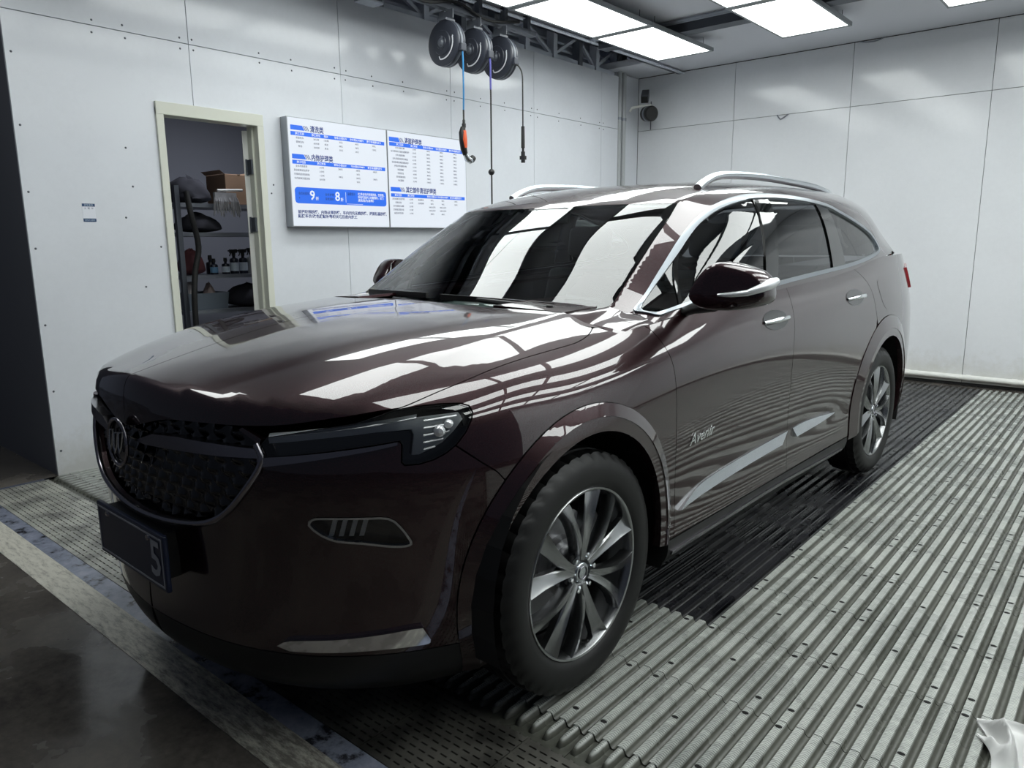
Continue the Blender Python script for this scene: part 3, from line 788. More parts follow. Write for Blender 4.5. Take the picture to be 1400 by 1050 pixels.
# fuel flap line on the quarter panel
fl = cr([(2.715,1.131),(2.86,1.125),(2.99,1.06),(3.03,.995),(2.97,.965),(2.80,.975),(2.72,1.04)], 4, True)
part('fuel_flap', panel(L, 'side', inset(fl, .002), gap=0, sp=.03, off=.0008, th=.001), PAINT, CAR)
# ---- rocker and its bright edge strip
both('rocker', panel(L, 'side', [(.47,.330),(2.325,.330),(2.33,.262),(1.9,.232),(.49,.232)], sp=.04, th=.04, gap=0), SATB, CAR)
st = cr([(.50,.286),(.75,.294),(1.40,.302),(1.95,.290),(2.26,.284)], 6)
both('sill_strip', panel(L, 'side', st+[(y, z-.014) for y, z in reversed(st)], sp=.02, off=.008, th=.012, gap=0), DKCH, CAR)
mo = cr([(.530,.432),(.62,.467),(.743,.492),(1.065,.510),(1.499,.524),(1.734,.529),(2.060,.512)], 5)+cr([(2.060,.508),(1.869,.492),(1.505,.481),(1.069,.469),(.745,.453),(.593,.440)], 5)
fdm = [q for q in mo if q[0] <= 1.50]; rdm = [q for q in mo if q[0] > 1.505]
for nm, lp in (('front_door', fdm), ('rear_door', rdm)):
    ar = panel(L, 'side', lp, sp=.008, off=lambda l: .016-.012*min(1, max(0, (l[2]-float(np.interp(l[1], [.53,.62,.745,1.07,1.5,1.87,2.06], [.430,.440,.453,.469,.481,.492,.508])))/.045)), th=.016, gap=0, recalc=True)
    for s, dr in enumerate(doors[nm]): part('bright_moulding', ar if s == 0 else ar.mir(), SATCH, dr)
# ---- wheel arch trims
for nm, (I_, M_, O_), (t0, t1) in (('front', (AF_I, AF_M, AF_O), (206, -9)), ('rear', (AR_I, AR_M, AR_O), (190, -14))):
    def offo(l, I_=I_, O_=O_, M_=M_):
        a = math.atan2((l[2]-O_[1])/O_[3], (l[1]-O_[0])/O_[2]); r = math.hypot((l[1]-O_[0])/O_[2], (l[2]-O_[1])/O_[3]); rm = M_[2]/O_[2]
        return .004+.016*min(1, max(0, (1-r)/(1-rm)))
    both('arch_flare', panel(L, 'side', arc(O_, t0, t1, 40)+arc(M_, t1, t0, 40), sp=.02, off=offo, th=.012, gap=.0005, recalc=True), PAINT, CAR)
    both('arch_lip', panel(L, 'side', arc(M_, t0, t1, 40)+arc(I_, t1, t0, 40), sp=.02, off=.016, th=.03, gap=.0005), PAINT, CAR)
# ---- dark inner shell: wheel wells and the floor pan
core = [(-.36,.24),(-.36,1.0),(.4,1.02),(3.3,1.15),(3.5,.9),(3.45,.34)]
lp = [(-.40,.98),(.35,1.03),(1.5,1.10),(2.6,1.16),(3.45,1.18),(3.45,.34)]+[q for q in arc((2.862,.40,.46,.46), -8, 188, 24)]+[(2.3,.25),(.50,.25)]+[q for q in arc((.012,.40,.42,.45), -8, 170, 24)]
both('inner_shell', panel(L, 'side', lp, sp=.07, off=-.022, th=0, gap=0), SATB, CAR)
for cy in (0.012, 2.862):
    mb = MB(); n = 20; vs = []; fs = []
    for k in range(n+1):
        a = math.radians(-20+220*k/n); y = cy+.435*math.cos(a); z = .40+.445*math.sin(a)
        vs += [(.50, y, z), (.955, y, z)]
    fs = [(2*k, 2*k+1, 2*k+3, 2*k+2) for k in range(n)]
    vs += [(.50, cy, .40)]; fs += [(2*k, 2*k+2, len(vs)-1) for k in range(n)]
    mb.add(vs, fs); bothmb('wheel_well', mb, SATB, CAR)
mb = MB(); mb.box(-.55, -.60, .20, .55, 3.75, .26); mb.box(-.50, -.55, .24, .50, 3.7, .55); obj('floor_pan', mb, SATB, CAR)

# ---- greenhouse: roof, side frames, glass
DLO = cr([(.545,1.104),(.522,1.111),(.524,1.122),(.556,1.138),(.604,1.164),(.651,1.191),(.763,1.262),(.879,1.337),(.975,1.393),(1.071,1.442),(1.138,1.470),(1.201,1.494),(1.275,1.516),(1.357,1.533),(1.443,1.546),(1.531,1.555),(1.699,1.562),(1.898,1.561),(2.095,1.552),(2.286,1.535),(2.393,1.511),(2.516,1.483),(2.695,1.441),(2.845,1.400),(2.942,1.350),(2.984,1.305),(2.962,1.283),(2.881,1.267),(2.702,1.244),(2.511,1.226),(2.276,1.210),(2.036,1.197),(1.644,1.176),(1.461,1.164),(1.083,1.143),(.754,1.129),(.610,1.114)], 2, True)
def sU(y, z):
    l, n = U.cast((3, y, z), (-1,0,0), (.85, y, z)); return tuple(float(k) for k in l)
dlo3 = [sU(*q) for q in DLO]
WS = [(0,.300),(.30,.333),(.53,.420),(.633,.900),(.702,.985)]
ws_side = cr([(.645,.955),(.678,.972),(.690,1.005),(.688,1.05),(.678,1.137),(.659,1.325),(.637,1.524),(.622,1.62),(.609,1.692)], 3)
ws_top = cr([(.609,1.692),(.46,1.664),(.208,1.640),(0,1.628)], 4)
wsb = [(0,.870),(.30,.885),(.50,.918),(.60,.943)]
def w3(a, b):
    f = FR['ws']; l, n = U.cast(f[1]*a+f[2]*b-f[0]*6, f[0], f[1]*a+f[2]*b); return tuple(float(k) for k in l)
ws_loop = wsb+ws_side+ws_top[1:]
whole('windshield', panel(U, 'ws', ws_loop, sp=.035, gap=.001, th=.004), WSG, CAR)
ed = ws_loop; 
band = [(x, b) for x, b in ws_side]+ws_top[1:]
inn = [(0,1.604),(.207,1.616),(.44,1.638),(.572,1.660),(.604,1.52),(.626,1.325),(.648,1.137),(.654,1.05),(.645,.990),(.615,.955)]
whole('black_edge_band', panel(U, 'ws', band+inn, sp=.04, gap=.001, off=-.006, th=0), GLOSSB, CAR)
ws3 = [w3(*q) for q in ws_side]
DITCH = [(.608,1.095),(.608,1.20),(.606,1.40),(.606,1.80),(.606,2.20),(.604,2.65),(.595,3.10),(.572,3.45),(.550,3.62)]
def t3(x, y):
    l, n = U.cast((x, y, 3), (0,0,-1), (x, y, 1.5)); return tuple(float(k) for k in l)
top3 = [w3(*q) for q in ws_top]
roof = [(q[0], q[1]) for q in reversed(top3)]+DITCH[1:]+[(.44,3.655),(.28,3.69),(0,3.70)]
whole('roof', panel(U, 'top', roof, sp=.05, gap=.001), PAINT, CAR)
fr_out = ws3+[t3(x, y) for x, y in DITCH]+[(.57,3.66,1.50),(.62,3.66,1.40),(.69,3.60,1.32),(.76,3.60,1.25)]+[sU(3.45,1.20),sU(3.0,1.20),sU(2.5,1.16),sU(2.0,1.14),sU(1.5,1.11),sU(1.0,1.09),sU(.7,1.07),sU(.54,1.072),(.872,.45,1.09),(.84,.425,1.10),(.79,.45,1.125),(.73,.462,1.140)]
both('body_side_frame', panel(U, 'shoulder', fr_out, sp=.014, gap=.001, holes=[inset([to2(FR['shoulder'], q) for q in dlo3], .012)]), PAINT, CAR)
whole('rear_window', panel(U, 'rear', [(0,1.58),(.45,1.565),(.54,1.53),(.60,1.38),(.62,1.25),(0,1.25)], sp=.06, gap=0), TINT, CAR)
di = inset_var(DLO, lambda q: .018*min(1, max(.42, (q[0]-.45)/.42)))
# bright surround as a ring between the outer outline and its inset
both('window_surround', panel(U, 'side', DLO, sp=.03, gap=0, off=.006, th=.012, holes=[di]), SURR, CAR)
ymid = lambda z, a, b: a[0]+(b[0]-a[0])*(z-a[1])/(b[1]-a[1])
Q0, Q1 = ((.672,1.13),(.877,1.33)), ((.688,1.13),(.894,1.33))
B0, B1 = ((1.342,1.15),(1.524,1.56)), ((1.455,1.15),(1.650,1.56))
C0, C1 = ((2.150,1.20),(2.140,1.57)), ((2.338,1.215),(2.256,1.57))
di_in = inset_var(DLO, lambda q: .014*min(1, max(.42, (q[0]-.45)/.42)))
def clip(poly, a, b, keep_right):
    """part of a polygon on one side of the line a-b"""
    a = np.array(a); b = np.array(b); nrm = np.array((b[1]-a[1], -(b[0]-a[0]))); s = 1 if keep_right else -1; out = []
    n = len(poly)
    for i in range(n):
        p, q = np.array(poly[i]), np.array(poly[(i+1) % n]); dp, dq = s*((p-a)@nrm), s*((q-a)@nrm)
        if dp >= 0: out.append(tuple(p))
        if dp*dq < 0: out.append(tuple(p+(q-p)*dp/(dp-dq)))
    return out
panes = {'quarter_light': clip(di_in, *Q0, False), 'front_window': clip(clip(di_in, *Q1, True), *B0, False), 'rear_window_side': clip(clip(di_in, *B1, True), *C0, False), 'cargo_window': clip(di_in, *C1, True)}
for nm, lp in panes.items():
    pa = panel(U, 'side', lp, sp=.025, gap=.0, off=-.006, th=0)
    if nm == 'quarter_light': m_ = nv(np.mean(np.array(pa.N), 0)); pa.N = [tuple(m_)]*len(pa.N)     # a small flat pane
    both('side_window', pa, QGL if nm == 'quarter_light' else TINT, CAR)
for a, b in ((Q0, Q1), (B0, B1), (C0, C1)):
    lp = clip(clip(di_in, *a, True), *b, False); both('window_pillar', panel(U, 'side', lp, sp=.04, gap=0, off=.001, th=.01), GLOSSB, CAR)
# thin seams on the B pillar
# cowl panel under the wipers
mb = MB(); rows = []
for k in range(-10, 11):
    x = .074*k; yb = float(np.interp(abs(x), [0,.30,.50,.62,.72], [.135,.145,.19,.255,.33])); 
    rows.append([(x, yb-.03, float(np.interp(abs(x), [0,.5,.74], [1.118,1.110,1.085]))), (x, yb+.05, float(np.interp(abs(x), [0,.5,.74], [1.112,1.105,1.085]))), (x, yb+float(np.interp(abs(x), [0,.5,.74], [.22,.20,.14])), float(np.interp(abs(x), [0,.5,.74], [1.098,1.10,1.10])))])
vs = [p for r in rows for p in r]; fs = [(3*k+j, 3*k+3+j, 3*k+4+j, 3*k+1+j) for k in range(20) for j in range(2)]
mb.add(vs, fs); obj('cowl_panel', mb, SATB, CAR, smooth=60)
_a, _b = np.array(onL(.715,.318)), np.array(s3(.345,ltop(.345)))
P_ = [onL(.63,.266),onL(.675,.292),tuple(_a),tuple(_a+(_b-_a)*.35+np.array((0,.004,.004))),tuple(_a+(_b-_a)*.7+np.array((0,.004,.004))),tuple(_b),s3(.40,ltop(.40)),s3(.47,ltop(.47)),s3(.56,ltop(.56)),s3(.66,ltop(.66))]
Q_ = [w3(.645,.962),w3(.684,.985),t3(.715,.482),t3(.755,.500),t3(.79,.508)]+[t3(.835,.490),sU(.51,1.083),sU(.55,1.09),sU(.61,1.096),sU(.70,1.104)]
P_ = [(x, y-.012, z-.005) if k < 6 else (x-.004, y, z-.004) for k, (x, y, z) in enumerate(P_)]; P_ = cr(P_, 6); Q_ = cr(Q_, 6); R_ = 8
mb = MB(); vs = []
for k in range(len(P_)):
    p_, q_ = np.array(P_[k]), np.array(Q_[k])
    for r in range(R_+1): u_ = r/R_; vs.append(tuple(p_+(q_-p_)*u_+np.array((0,0,.004))*math.sin(math.pi*u_)))
mb.add(vs, [(k*(R_+1)+r, (k+1)*(R_+1)+r, (k+1)*(R_+1)+r+1, k*(R_+1)+r+1) for k in range(len(P_)-1) for r in range(R_)])
bothmb('pillar_foot', mb, PAINT, CAR, smooth=179)
# wipers
def wiper(pivot, elbow, tip, nm):
    mb = MB(); mb.tube([pivot, elbow], [.014, .009], 8); mb.lathe([(0,.016),(.012,.014),(.016,-.005)], pivot, (0,0,1), 12); w = obj('wiper', mb, SATB, CAR, smooth=40)
    mb = MB(); mb.bar(Vector(tip[0]), Vector(tip[1]), .012, .022); obj('blade', mb, BLACK, w)
def wsp(x, y): 
    l, n = U.cast((x, y, 3), (0,0,-1), (x, y, 1.2)); return tuple(np.array(l)+n*.014)
wiper((.55,.315,1.128), wsp(.16,.325), (wsp(.50,.412), wsp(-.05,.328)), 0)
wiper((-.02,.27,1.115), wsp(-.34,.365), (wsp(-.14,.336), wsp(-.62,.456)), 1)
# ---- roof rails
rp = [(.545,1.36,1.585),(.545,1.42,1.612),(.545,1.52,1.642),(.547,1.66,1.657),(.55,2.0,1.668),(.55,2.45,1.662),(.548,2.75,1.652),(.542,2.95,1.634),(.535,3.08,1.612)]
mb = MB(); pts = cr(rp, 5); mb.tube(pts, .019, 10); bothmb('roof_rail', mb, SATCH, CAR, smooth=60)
# ---- mirrors
def mirror_mb():
    out = [(.945,1.175),(.972,1.232),(1.000,1.266),(1.030,1.286),(1.075,1.287),(1.155,1.268),(1.188,1.248),(1.205,1.218),(1.208,1.170),(1.176,1.148),(1.085,1.130),(.985,1.137)]
    o2 = cr(out, 3, True); c = np.array((1.085,1.21)); mb = MB(); n = len(o2); secs = [(.652,.97),(.640,1.0),(.598,1.005),(.572,.970),(.558,.915),(.552,.82),(.549,.55),(.548,.2)]
    vs = []
    for y, s in secs:
        for p in o2:
            q = c+(np.array(p)-c)*s; vs.append((q[0], y+.10*(q[0]-1.06), q[1]))
    fs = [(a*n+k, a*n+(k+1) % n, (a+1)*n+(k+1) % n, (a+1)*n+k) for a in range(len(secs)-1) for k in range(n)]
    fs += [tuple(range(n-1, -1, -1)), tuple((len(secs)-1)*n+k for k in range(n))]
    return mb.add(vs, fs)
for m_, s in zip(bothmb('mirror', mirror_mb(), PAINT, CAR, smooth=38), (1, -1)):
    mb = MB(); mb.tube([(.872,.68,1.110),(.93,.64,1.128),(1.02,.61,1.150)] if s > 0 else [(-.872,.72,1.105),(-.93,.76,1.125),(-.93,.82,1.145)], [.018,.020,.028], 10); obj('mirror_arm', mb, SATB, m_, smooth=50)
    mb = MB(); pts = [(1.075,.518,1.186),(1.12,.520,1.188),(1.165,.538,1.194),(1.196,.565,1.208),(1.214,.605,1.222),(1.217,.635,1.228)]
    mb.tube([(s*x, y, z) for x, y, z in pts], [.004,.008,.010,.014,.018,.013], 10); obj('turn_signal', mb, LENSW, m_, smooth=50)
    mb = MB(); mb.add([(s*x, .646, z) for x, z in ((.965,1.16),(1.00,1.27),(1.14,1.262),(1.19,1.225),(1.185,1.165),(1.08,1.142))], [tuple(range(6))]); obj('mirror_glass', mb, CHROME, m_)
far_mirror = [o for o in CAR.children if o.name.startswith('mirror')][1]
FOLD = Matrix.Translation((-.905,.74,-.01)) @ Matrix.Rotation(math.radians(-86), 4, 'Z') @ Matrix.Translation((.945,-.62,0))
far_mirror.data.transform(FOLD)
for ch in far_mirror.children:
    if not ch.name.startswith('mirror_arm'): ch.data.transform(FOLD)
# ---- door handles: dark cups with a bright bar
for nm, cx, cz, w, h in (('front_door', 1.318, 1.032, .120, .040), ('rear_door', 2.305, 1.066, .125, .040)):
    cup = ell(cx, cz, w, h, 0, 360, 24)[:-1]
    ar = panel(L, 'side', cup, sp=.03, off=.0012, th=0, gap=0)
    p0 = s3(cx-.115, cz-.003); p1 = s3(cx-.04, cz+.004); p2 = s3(cx+.05, cz+.008); p3 = s3(cx+.118, cz+.006)
    for s, dr in enumerate(doors[nm]):
        part('handle_cup', ar if s == 0 else ar.mir(), GLOSSB, dr)
        mb = MB(); sg = 1 if s == 0 else -1
        mb.tube([(sg*(q[0]+o_), q[1], q[2]) for q, o_ in ((p0,.002),(p1,.030),(p2,.032),(p3,.004))], [.006,.011,.012,.007], 8); obj('door_handle', mb, CHROME, dr, smooth=60)
# ---- script badge on the front door
mtx = Matrix(((0,0,1,0),(1,0,0,0),(0,1,0,0),(0,0,0,1)))
pb = s3(.60,.665)
rot = Matrix.Translation((pb[0]+.006, .590, .655)) @ Matrix.Rotation(math.radians(0), 4, 'X') @ mtx
tb = text_mesh('Avenir', .075, CHROME, Matrix.Identity(4), 'script_badge', doors['front_door'][0], bold=.0006)
for v in tb.data.vertices:
    x, y = v.co.x, v.co.y; yy = .592+x*.88+y*.30; zz = .668+y*.80+x*.05; l, n = L.cast((3, yy, zz), (-1,0,0)); v.co = Vector(l+n*(.0035+v.co.z))
# ---- grille
gl = [(x, z) for x, z in GR]
glm = gl+[(-x, z) for x, z in reversed(gl) if x > 0]
def pet(l):
    u = l[0]/.058; v = l[2]/.034; r = math.floor(v); fu = (u+.5*(r % 2)) % 1-.5; fv = v % 1
    return -.040+.020*max(0, 1-abs(fu)*2.0)*(1-fv)
ga = panel(L, 'front', glm, sp=.0085, gap=.003, off=pet, th=0, recalc=True)
gm = part('grille', ga, GLOSSB, CAR)
gfr = [q for q in gr3[6:]]+[(-x, y, z) for x, y, z in reversed(gr3[6:-1])]
mb = MB(); mb.tube([(x, y-.004, z) for x, y, z in cr(gfr, 3)], .009, 8); obj('grille_frame', mb, DKCH, gm, smooth=60)
wing = [(.075,.832),(.167,.862),(.28,.868),(.41,.865),(.513,.861),(.523,.838),(.41,.835),(.279,.833),(.128,.828)]
wa = panel(L, 'front', wing, sp=.02, gap=0, off=.010, th=.03)
part('grille_wing', wa, DKCH, gm); part('grille_wing', wa.mir(), DKCH, gm)
ws_ = panel(L, 'diag', [(-.140,.838),(.018,.853),(.147,.866),(.205,.873),(.205,.866),(.147,.856),(.018,.838),(-.137,.815)], sp=.02, gap=0, off=.008, th=.02)
both('lamp_strip', ws_, DKCH, CAR)
# emblem: an oval ring round three slanted shields
def frontp(x, z, o):
    l, n = L.cast((x, -3, z), (0,1,0), (x,-.9,z)); return (x, float(l[1])-o, z)
mb = MB(); ring = [frontp(.062*math.cos(a)+.004, .818+.066*math.sin(a), .026) for a in np.linspace(0, 2*math.pi, 33)[:-1]]
mb.tube(ring, .0055, 8, closed=True); em = obj('emblem', mb, DKCH, gm, smooth=60)
mb = MB()
mb.add([frontp(.057*math.cos(a)+.004, .818+.061*math.sin(a), .020) for a in np.linspace(0, 2*math.pi, 33)[:-1]], [tuple(range(32))]); obj('emblem_back', mb, GLOSSB, em)
for k, (dx, dz) in enumerate(((-.030,.010),(.001,-.002),(.032,.010))):
    sh = [(-.012,.028),(.012,.034),(.010,-.010),(.000,-.030),(-.011,-.014)]
    mb = MB(); pts = [frontp(.004+dx+a+b*.25, .818+dz*.4+b*1.0, .030) for a, b in sh]
    mb.tube(pts, .0032, 6, closed=True); obj('shield', mb, SATCH, em, smooth=60)
# ---- head lamps
hlA = panel(L, 'diag', HL, sp=.03, gap=.002, off=-.030, th=-.030)
drl = [(-.116,.890),(.019,.910),(.147,.922),(.244,.930),(.353,.933),(.362,.922),(.346,.894),(.318,.868),(.292,.852),(.258,.838),(.240,.838),(.246,.888),(.240,.902),(.148,.899),(.019,.888),(-.112,.874)]
def drloff(l):
    a = l[0]*.7507+l[1]*.6606; zt = .892+.040*min(1, max(0, (a+.116)/.36)); return -.005-.026*min(1, max(0, (l[2]-zt+.026)/.024))
gA = panel(L, 'diag', drl, sp=.02, gap=0, off=-.006, th=.012)
lensA = panel(L, 'diag', [(.262,.912),(.318,.926),(.356,.929),(.366,.916),(.344,.888),(.316,.863),(.288,.849),(.264,.843),(.266,.889)], sp=.02, gap=0, off=-.009, th=.01)
def blade(a0, z0, a1, z1, depth, rise, off=.006, n=10):
    mb = MB(); vs = []
    for k in range(n+1):
        u = k/n; q, nn = L.cast(dd[1]*(a0+(a1-a0)*u)+dd[2]*(z0+(z1-z0)*u)-dd[0]*6, dd[0]); o = q-nn*off; i_ = o+dd[0]*depth+np.array((0,0,rise))
        vs += [o, i_, i_-np.array((0,0,.002)), o-np.array((0,0,.002))]
    fs = [(4*k+j, 4*k+4+j, 4*k+4+(j+1) % 4, 4*k+(j+1) % 4) for k in range(n) for j in range(4)]
    return mb.add(vs, fs)
blades = [blade(.268, .850+.017*k, (.296,.316,.330,.340,.348)[k], .850+.017*k+.005, .010, .005, -.001) for k in range(5)]
blades.append(blade(-.112, .890, .250, .927, .012, .007, .001))
covA = panel(L, 'diag', HL, sp=.03, gap=.002, off=-.001, th=0)
rimA = panel(L, 'diag', HL, sp=.03, gap=.002, off=0, th=.03, holes=[inset(HL, .006)])
for s in (0, 1):
    f_ = (lambda a: a) if s == 0 else (lambda a: a.mir())
    hl = part('headlight', f_(hlA), GLOSSB, CAR); part('light_guide', f_(gA), GUIDE, hl); part('lamp_reflector', f_(lensA), GREYP, hl); part('lamp_rim', f_(rimA), GLOSSB, hl)
    sg = 1 if s == 0 else -1
    for (a, z, r) in ((.306,.890,.016),(.328,.905,.012)):
        q = diag3(a, z); mb = MB(); mb.lathe([(0,.012),(r*.7,.009),(r,.0),(r,-.01)], (sg*q[0], q[1], q[2]), (sg*.66,-.75,0), 14); obj('projector', mb, LENSW, hl, smooth=40)
    for bl in blades: obj('reflector_fin', bl if s == 0 else mirmb(bl), GREYP, hl, smooth=30)
    part('lamp_cover', f_(covA), CLEAR, hl)
# ---- fog lamps
fgA = panel(L, 'diag', FOG, sp=.02, gap=0, off=-.028, th=-.028)
fgC = panel(L, 'diag', inset(FOG, .004), sp=.03, gap=0, off=-.004, th=0)
fgr = panel(L, 'diag', FOG, sp=.02, gap=0, off=.002, th=.012, holes=[inset(FOG, .0055)])
fgl = [panel(L, 'diag', [(.040+k*.026,.678),(.052+k*.026,.678),(.038+k*.026,.634),(.026+k*.026,.634)], sp=.02, gap=0, off=-.012, th=.01) for k in range(4)]
for s in (0, 1):
    f_ = (lambda a: a) if s == 0 else (lambda a: a.mir())
    fg = part('fog_lamp', f_(fgA), GLOSSB, CAR); part('lamp_rim', f_(fgr), SATCH, fg); part('lamp_cover', f_(fgC), CLEAR, fg)
    for q in fgl: part('reflector_fin', f_(q), GREYP, fg)
cl = cr([(-.125,.330),(-.087,.348),(.026,.357),(.133,.366),(.218,.374),(.250,.374)], 3)+cr([(.268,.338),(.262,.326),(.216,.325),(.131,.324),(.023,.321),(-.090,.319)], 3)
both('bumper_bright_bar', panel(L, 'diag', cl, sp=.02, gap=0, off=.014, th=.02), CHROME, CAR)
# ---- number plate
mb = MB(); mb.box(-.215, -.937, .437, .240, -.923, .598); np_ = obj('number_plate', mb, PLATE, CAR, bev=.004)
mb = MB()
for a in ((-.205,.447,.230,.452),(-.205,.583,.230,.588),(-.205,.452,-.200,.583),(.225,.452,.230,.583)): mb.box(a[0], -.9385, a[1], a[2], -.937, a[3])
obj('plate_border', mb, PLATEW, np_)
text_mesh('5', .145, PLATEW, Matrix.Translation((.150,-.9385,.518)) @ Matrix(((1,0,0,0),(0,0,-1,0),(0,1,0,0),(0,0,0,1))), 'plate_character', np_, bold=.002)
for x in (-.13, .15): mb = MB(); mb.lathe([(0,.006),(.008,.005),(.010,0)], (x,-.937,.575), (0,-1,0), 10); obj('plate_bolt', mb, DKCH, np_)
mb = MB(); mb.box(-.19, -.923, .455, .19, -.80, .585); obj('plate_holder', mb, SATB, CAR)
# ---- wheels
def wheel_tyre():
    mb = MB(); n = 168; R = .375
    prof = [(.262,.085),(.272,.096),(.290,.103),(.318,.105),(.342,.100),(.358,.090),(.367,.082)]
    tread = []
    for xx in (.080,.046,.044,.036,.034,.004,.002,-.002,-.004,-.034,-.036,-.044,-.046,-.080):
        deep = xx in (.044,.036,-.044,-.036,.002,-.002)
        tread.append((R-.010 if deep else R-.005*(abs(xx)/.08)**2, xx))
    prof = prof+tread+[(r, -h) for r, h in reversed(prof)]
    vs = []; K = len(prof)
    for k in range(n):
        a = 2*math.pi*k/n
        for r, h in prof:
            rr_ = r
            if abs(h) >= .046 and r > .350 and (k % 4 == 0): rr_ = r-.006
            a2 = a+h*.35*(1 if r > .365 else 0)
            vs.append((h, rr_*math.cos(a2), rr_*math.sin(a2)))
    fs = [(k*K+j, k*K+j+1, ((k+1) % n)*K+j+1, ((k+1) % n)*K+j) for k in range(n) for j in range(K-1)]
    return mb.add(vs, fs)
def wheel_rim():
    mb = MB()
    prof = [(.225,-.10),(.240,-.09),(.247,.055),(.252,.082),(.258,.092),(.264,.094),(.269,.088),(.268,.070),(.262,.060),(.262,-.10)]
    mb.lathe([(r, h) for r, h in prof], (0,0,0), (1,0,0), 72)
    return mb
def wheel_spoke(side):
    """one blade of a V pair, broad and twisted at the rim"""
    mb = MB(); vs = []; secs = []
    for u in np.linspace(0, 1, 8):
        r = .040+u*.216; ang = side*(.085+.20*u**1.15); w = .0135+.008*u+.008*max(0, u-.7)/.3; tk = .030-.006*u; x = .070+.014*math.sin(u*2.6)-.004*u
        c = np.array((x, r*math.sin(ang), r*math.cos(ang))); tdir = np.array((0, math.cos(ang), -math.sin(ang)))
        tw = side*.010*u
        pr = [(-w, -.0), (-w*.75, .010-tw), (0, .006), (w*.75, .010+tw), (w, 0), (w*.8, -tk), (-w*.8, -tk)]
        secs.append([c+tdir*p+np.array((1,0,0))*q for p, q in pr])
    vs = [p for s_ in secs for p in s_]; m = 7
    fs = [(a*m+k, a*m+(k+1) % m, (a+1)*m+(k+1) % m, (a+1)*m+k) for a in range(7) for k in range(m)]+[tuple(range(m)), tuple(7*m+k for k in reversed(range(m)))]
    return mb.add(vs, fs)
def build_wheel(x, y, s, spin):
    w = bpy.data.objects.new('wheel', None); C.objects.link(w); w.parent = CAR; w.location = (x, y, .375); w.scale = (1, 1, 1)
    w.rotation_euler = (spin, 0, 0 if s > 0 else math.pi)
    return w
w0 = build_wheel(.850, 0, 1, .10)
obj('tyre', wheel_tyre(), TYRE, w0, smooth=42)
obj('rim', wheel_rim(), ALLOY, w0, smooth=40)
spm = {}
for sd in (-1, 1):
    me = wheel_spoke(sd).mesh('spoke', ALLOY); shade_auto(me, 38); spm[sd] = me
for k in range(6):
    for sd in (-1, 1):
        o = link('spoke', spm[sd], w0); o.rotation_euler = (math.pi/3*k, 0, 0)
mb = MB(); mb.lathe([(.030,-.02),(.062,-.01),(.074,.030),(.068,.058),(.050,.070),(.036,.072),(.034,.064)], (0,0,0), (1,0,0), 36); obj('hub', mb, ALLOY, w0, smooth=40)
mb = MB(); mb.lathe([(.033,.060),(.033,.074),(.029,.079),(.0,.081)], (0,0,0), (1,0,0), 24); cap = obj('centre_cap', mb, SATCH, w0, smooth=40)
mb = MB(); mb.tube([(.0815,.020*math.cos(a),.020*math.sin(a)) for a in np.linspace(0,2*math.pi,21)[:-1]], .0016, 6, closed=True); ce = obj('cap_emblem', mb, DKCH, cap, smooth=60)
nut = MB(); nut.lathe([(.0,.022),(.0075,.020),(.0105,.010),(.0115,-.004)], (0,0,0), (1,0,0), 6); nme = nut.mesh('lug_nut', CHROME)
cupm = MB(); cupm.lathe([(.0165,.004),(.0150,-.004),(.0,-.006)], (0,0,0), (1,0,0), 16); cme = cupm.mesh('nut_pocket', SATB)
for k in range(6):
    a = math.pi/3*k+math.pi/6
    o = link('nut_pocket', cme, w0); o.location = (.0665, .056*math.sin(a), .056*math.cos(a))
    o = link('lug_nut', nme, w0); o.location = (.0640, .056*math.sin(a), .056*math.cos(a))
mb = MB(); mb.lathe([(.06,-.045),(.175,-.045),(.178,-.030),(.175,-.015),(.095,-.015),(.090,.010),(.06,.012)], (0,0,0), (1,0,0), 48); obj('brake_disc', mb, DISC, w0, smooth=40)
mb = MB(); mb.prism([(.150*math.cos(a), .150*math.sin(a)) for a in np.linspace(2.35,3.35,9)]+[(.215*math.cos(a), .215*math.sin(a)) for a in np.linspace(3.35,2.35,9)], (-.055,0,0), (0,-1,0), (0,0,1), -.065); obj('brake_caliper', mb, DISC, w0, bev=.008, smooth=40)
mb = MB(); mb.lathe([(.0,-.07),(.236,-.07),(.236,-.065),(.0,-.065)], (0,0,0), (1,0,0), 40); obj('brake_shield', mb, BLACK, w0)
mb = MB(); mb.tube([(.062,.0,-.242),(.082,.004,-.236)], .004, 6); obj('valve_stem', mb, BLACK, w0)
for x, y, sp in ((.852, 2.863, .35), (-.850, 0, .5), (-.852, 2.863, .9)):
    c = copy_tree(w0, CAR); c.location = (x, y, .375); c.rotation_euler = (sp, 0, 0 if x > 0 else math.pi)
# ---- cabin seen through the glass
mb = MB(); mb.box(-.80, .45, .50, .80, 3.3, .56); mb.box(-.80, .40, .5, .80, .46, 1.0); cab = obj('cabin_floor', mb, SATB, CAR)
mb = MB(); vs = []; fs = []
pr = [(.42,1.03),(.46,1.075),(.62,1.085),(.80,1.09),(.93,1.05),(.97,.97),(.95,.70)]
for x in np.linspace(-.76, .76, 13):
    hump = .035*math.exp(-((x-.38)/.17)**2)
    vs += [(x, y, z+(hump if .6 < y < .96 else 0)) for y, z in pr]
m = len(pr); fs = [(a*m+k, (a+1)*m+k, (a+1)*m+k+1, a*m+k+1) for a in range(12) for k in range(m-1)]
mb.add(vs, fs); obj('dashboard', mb, DASH, CAR, smooth=60)
mb = MB(); c = Vector((.38,1.08,1.03)); e1_ = Vector((1,0,0)); e2_ = Vector((0,-.35,.94))
mb.tube([c+e1_*.185*math.cos(a)+e2_*.185*math.sin(a) for a in np.linspace(0,2*math.pi,37)[:-1]], .015, 8, closed=True)
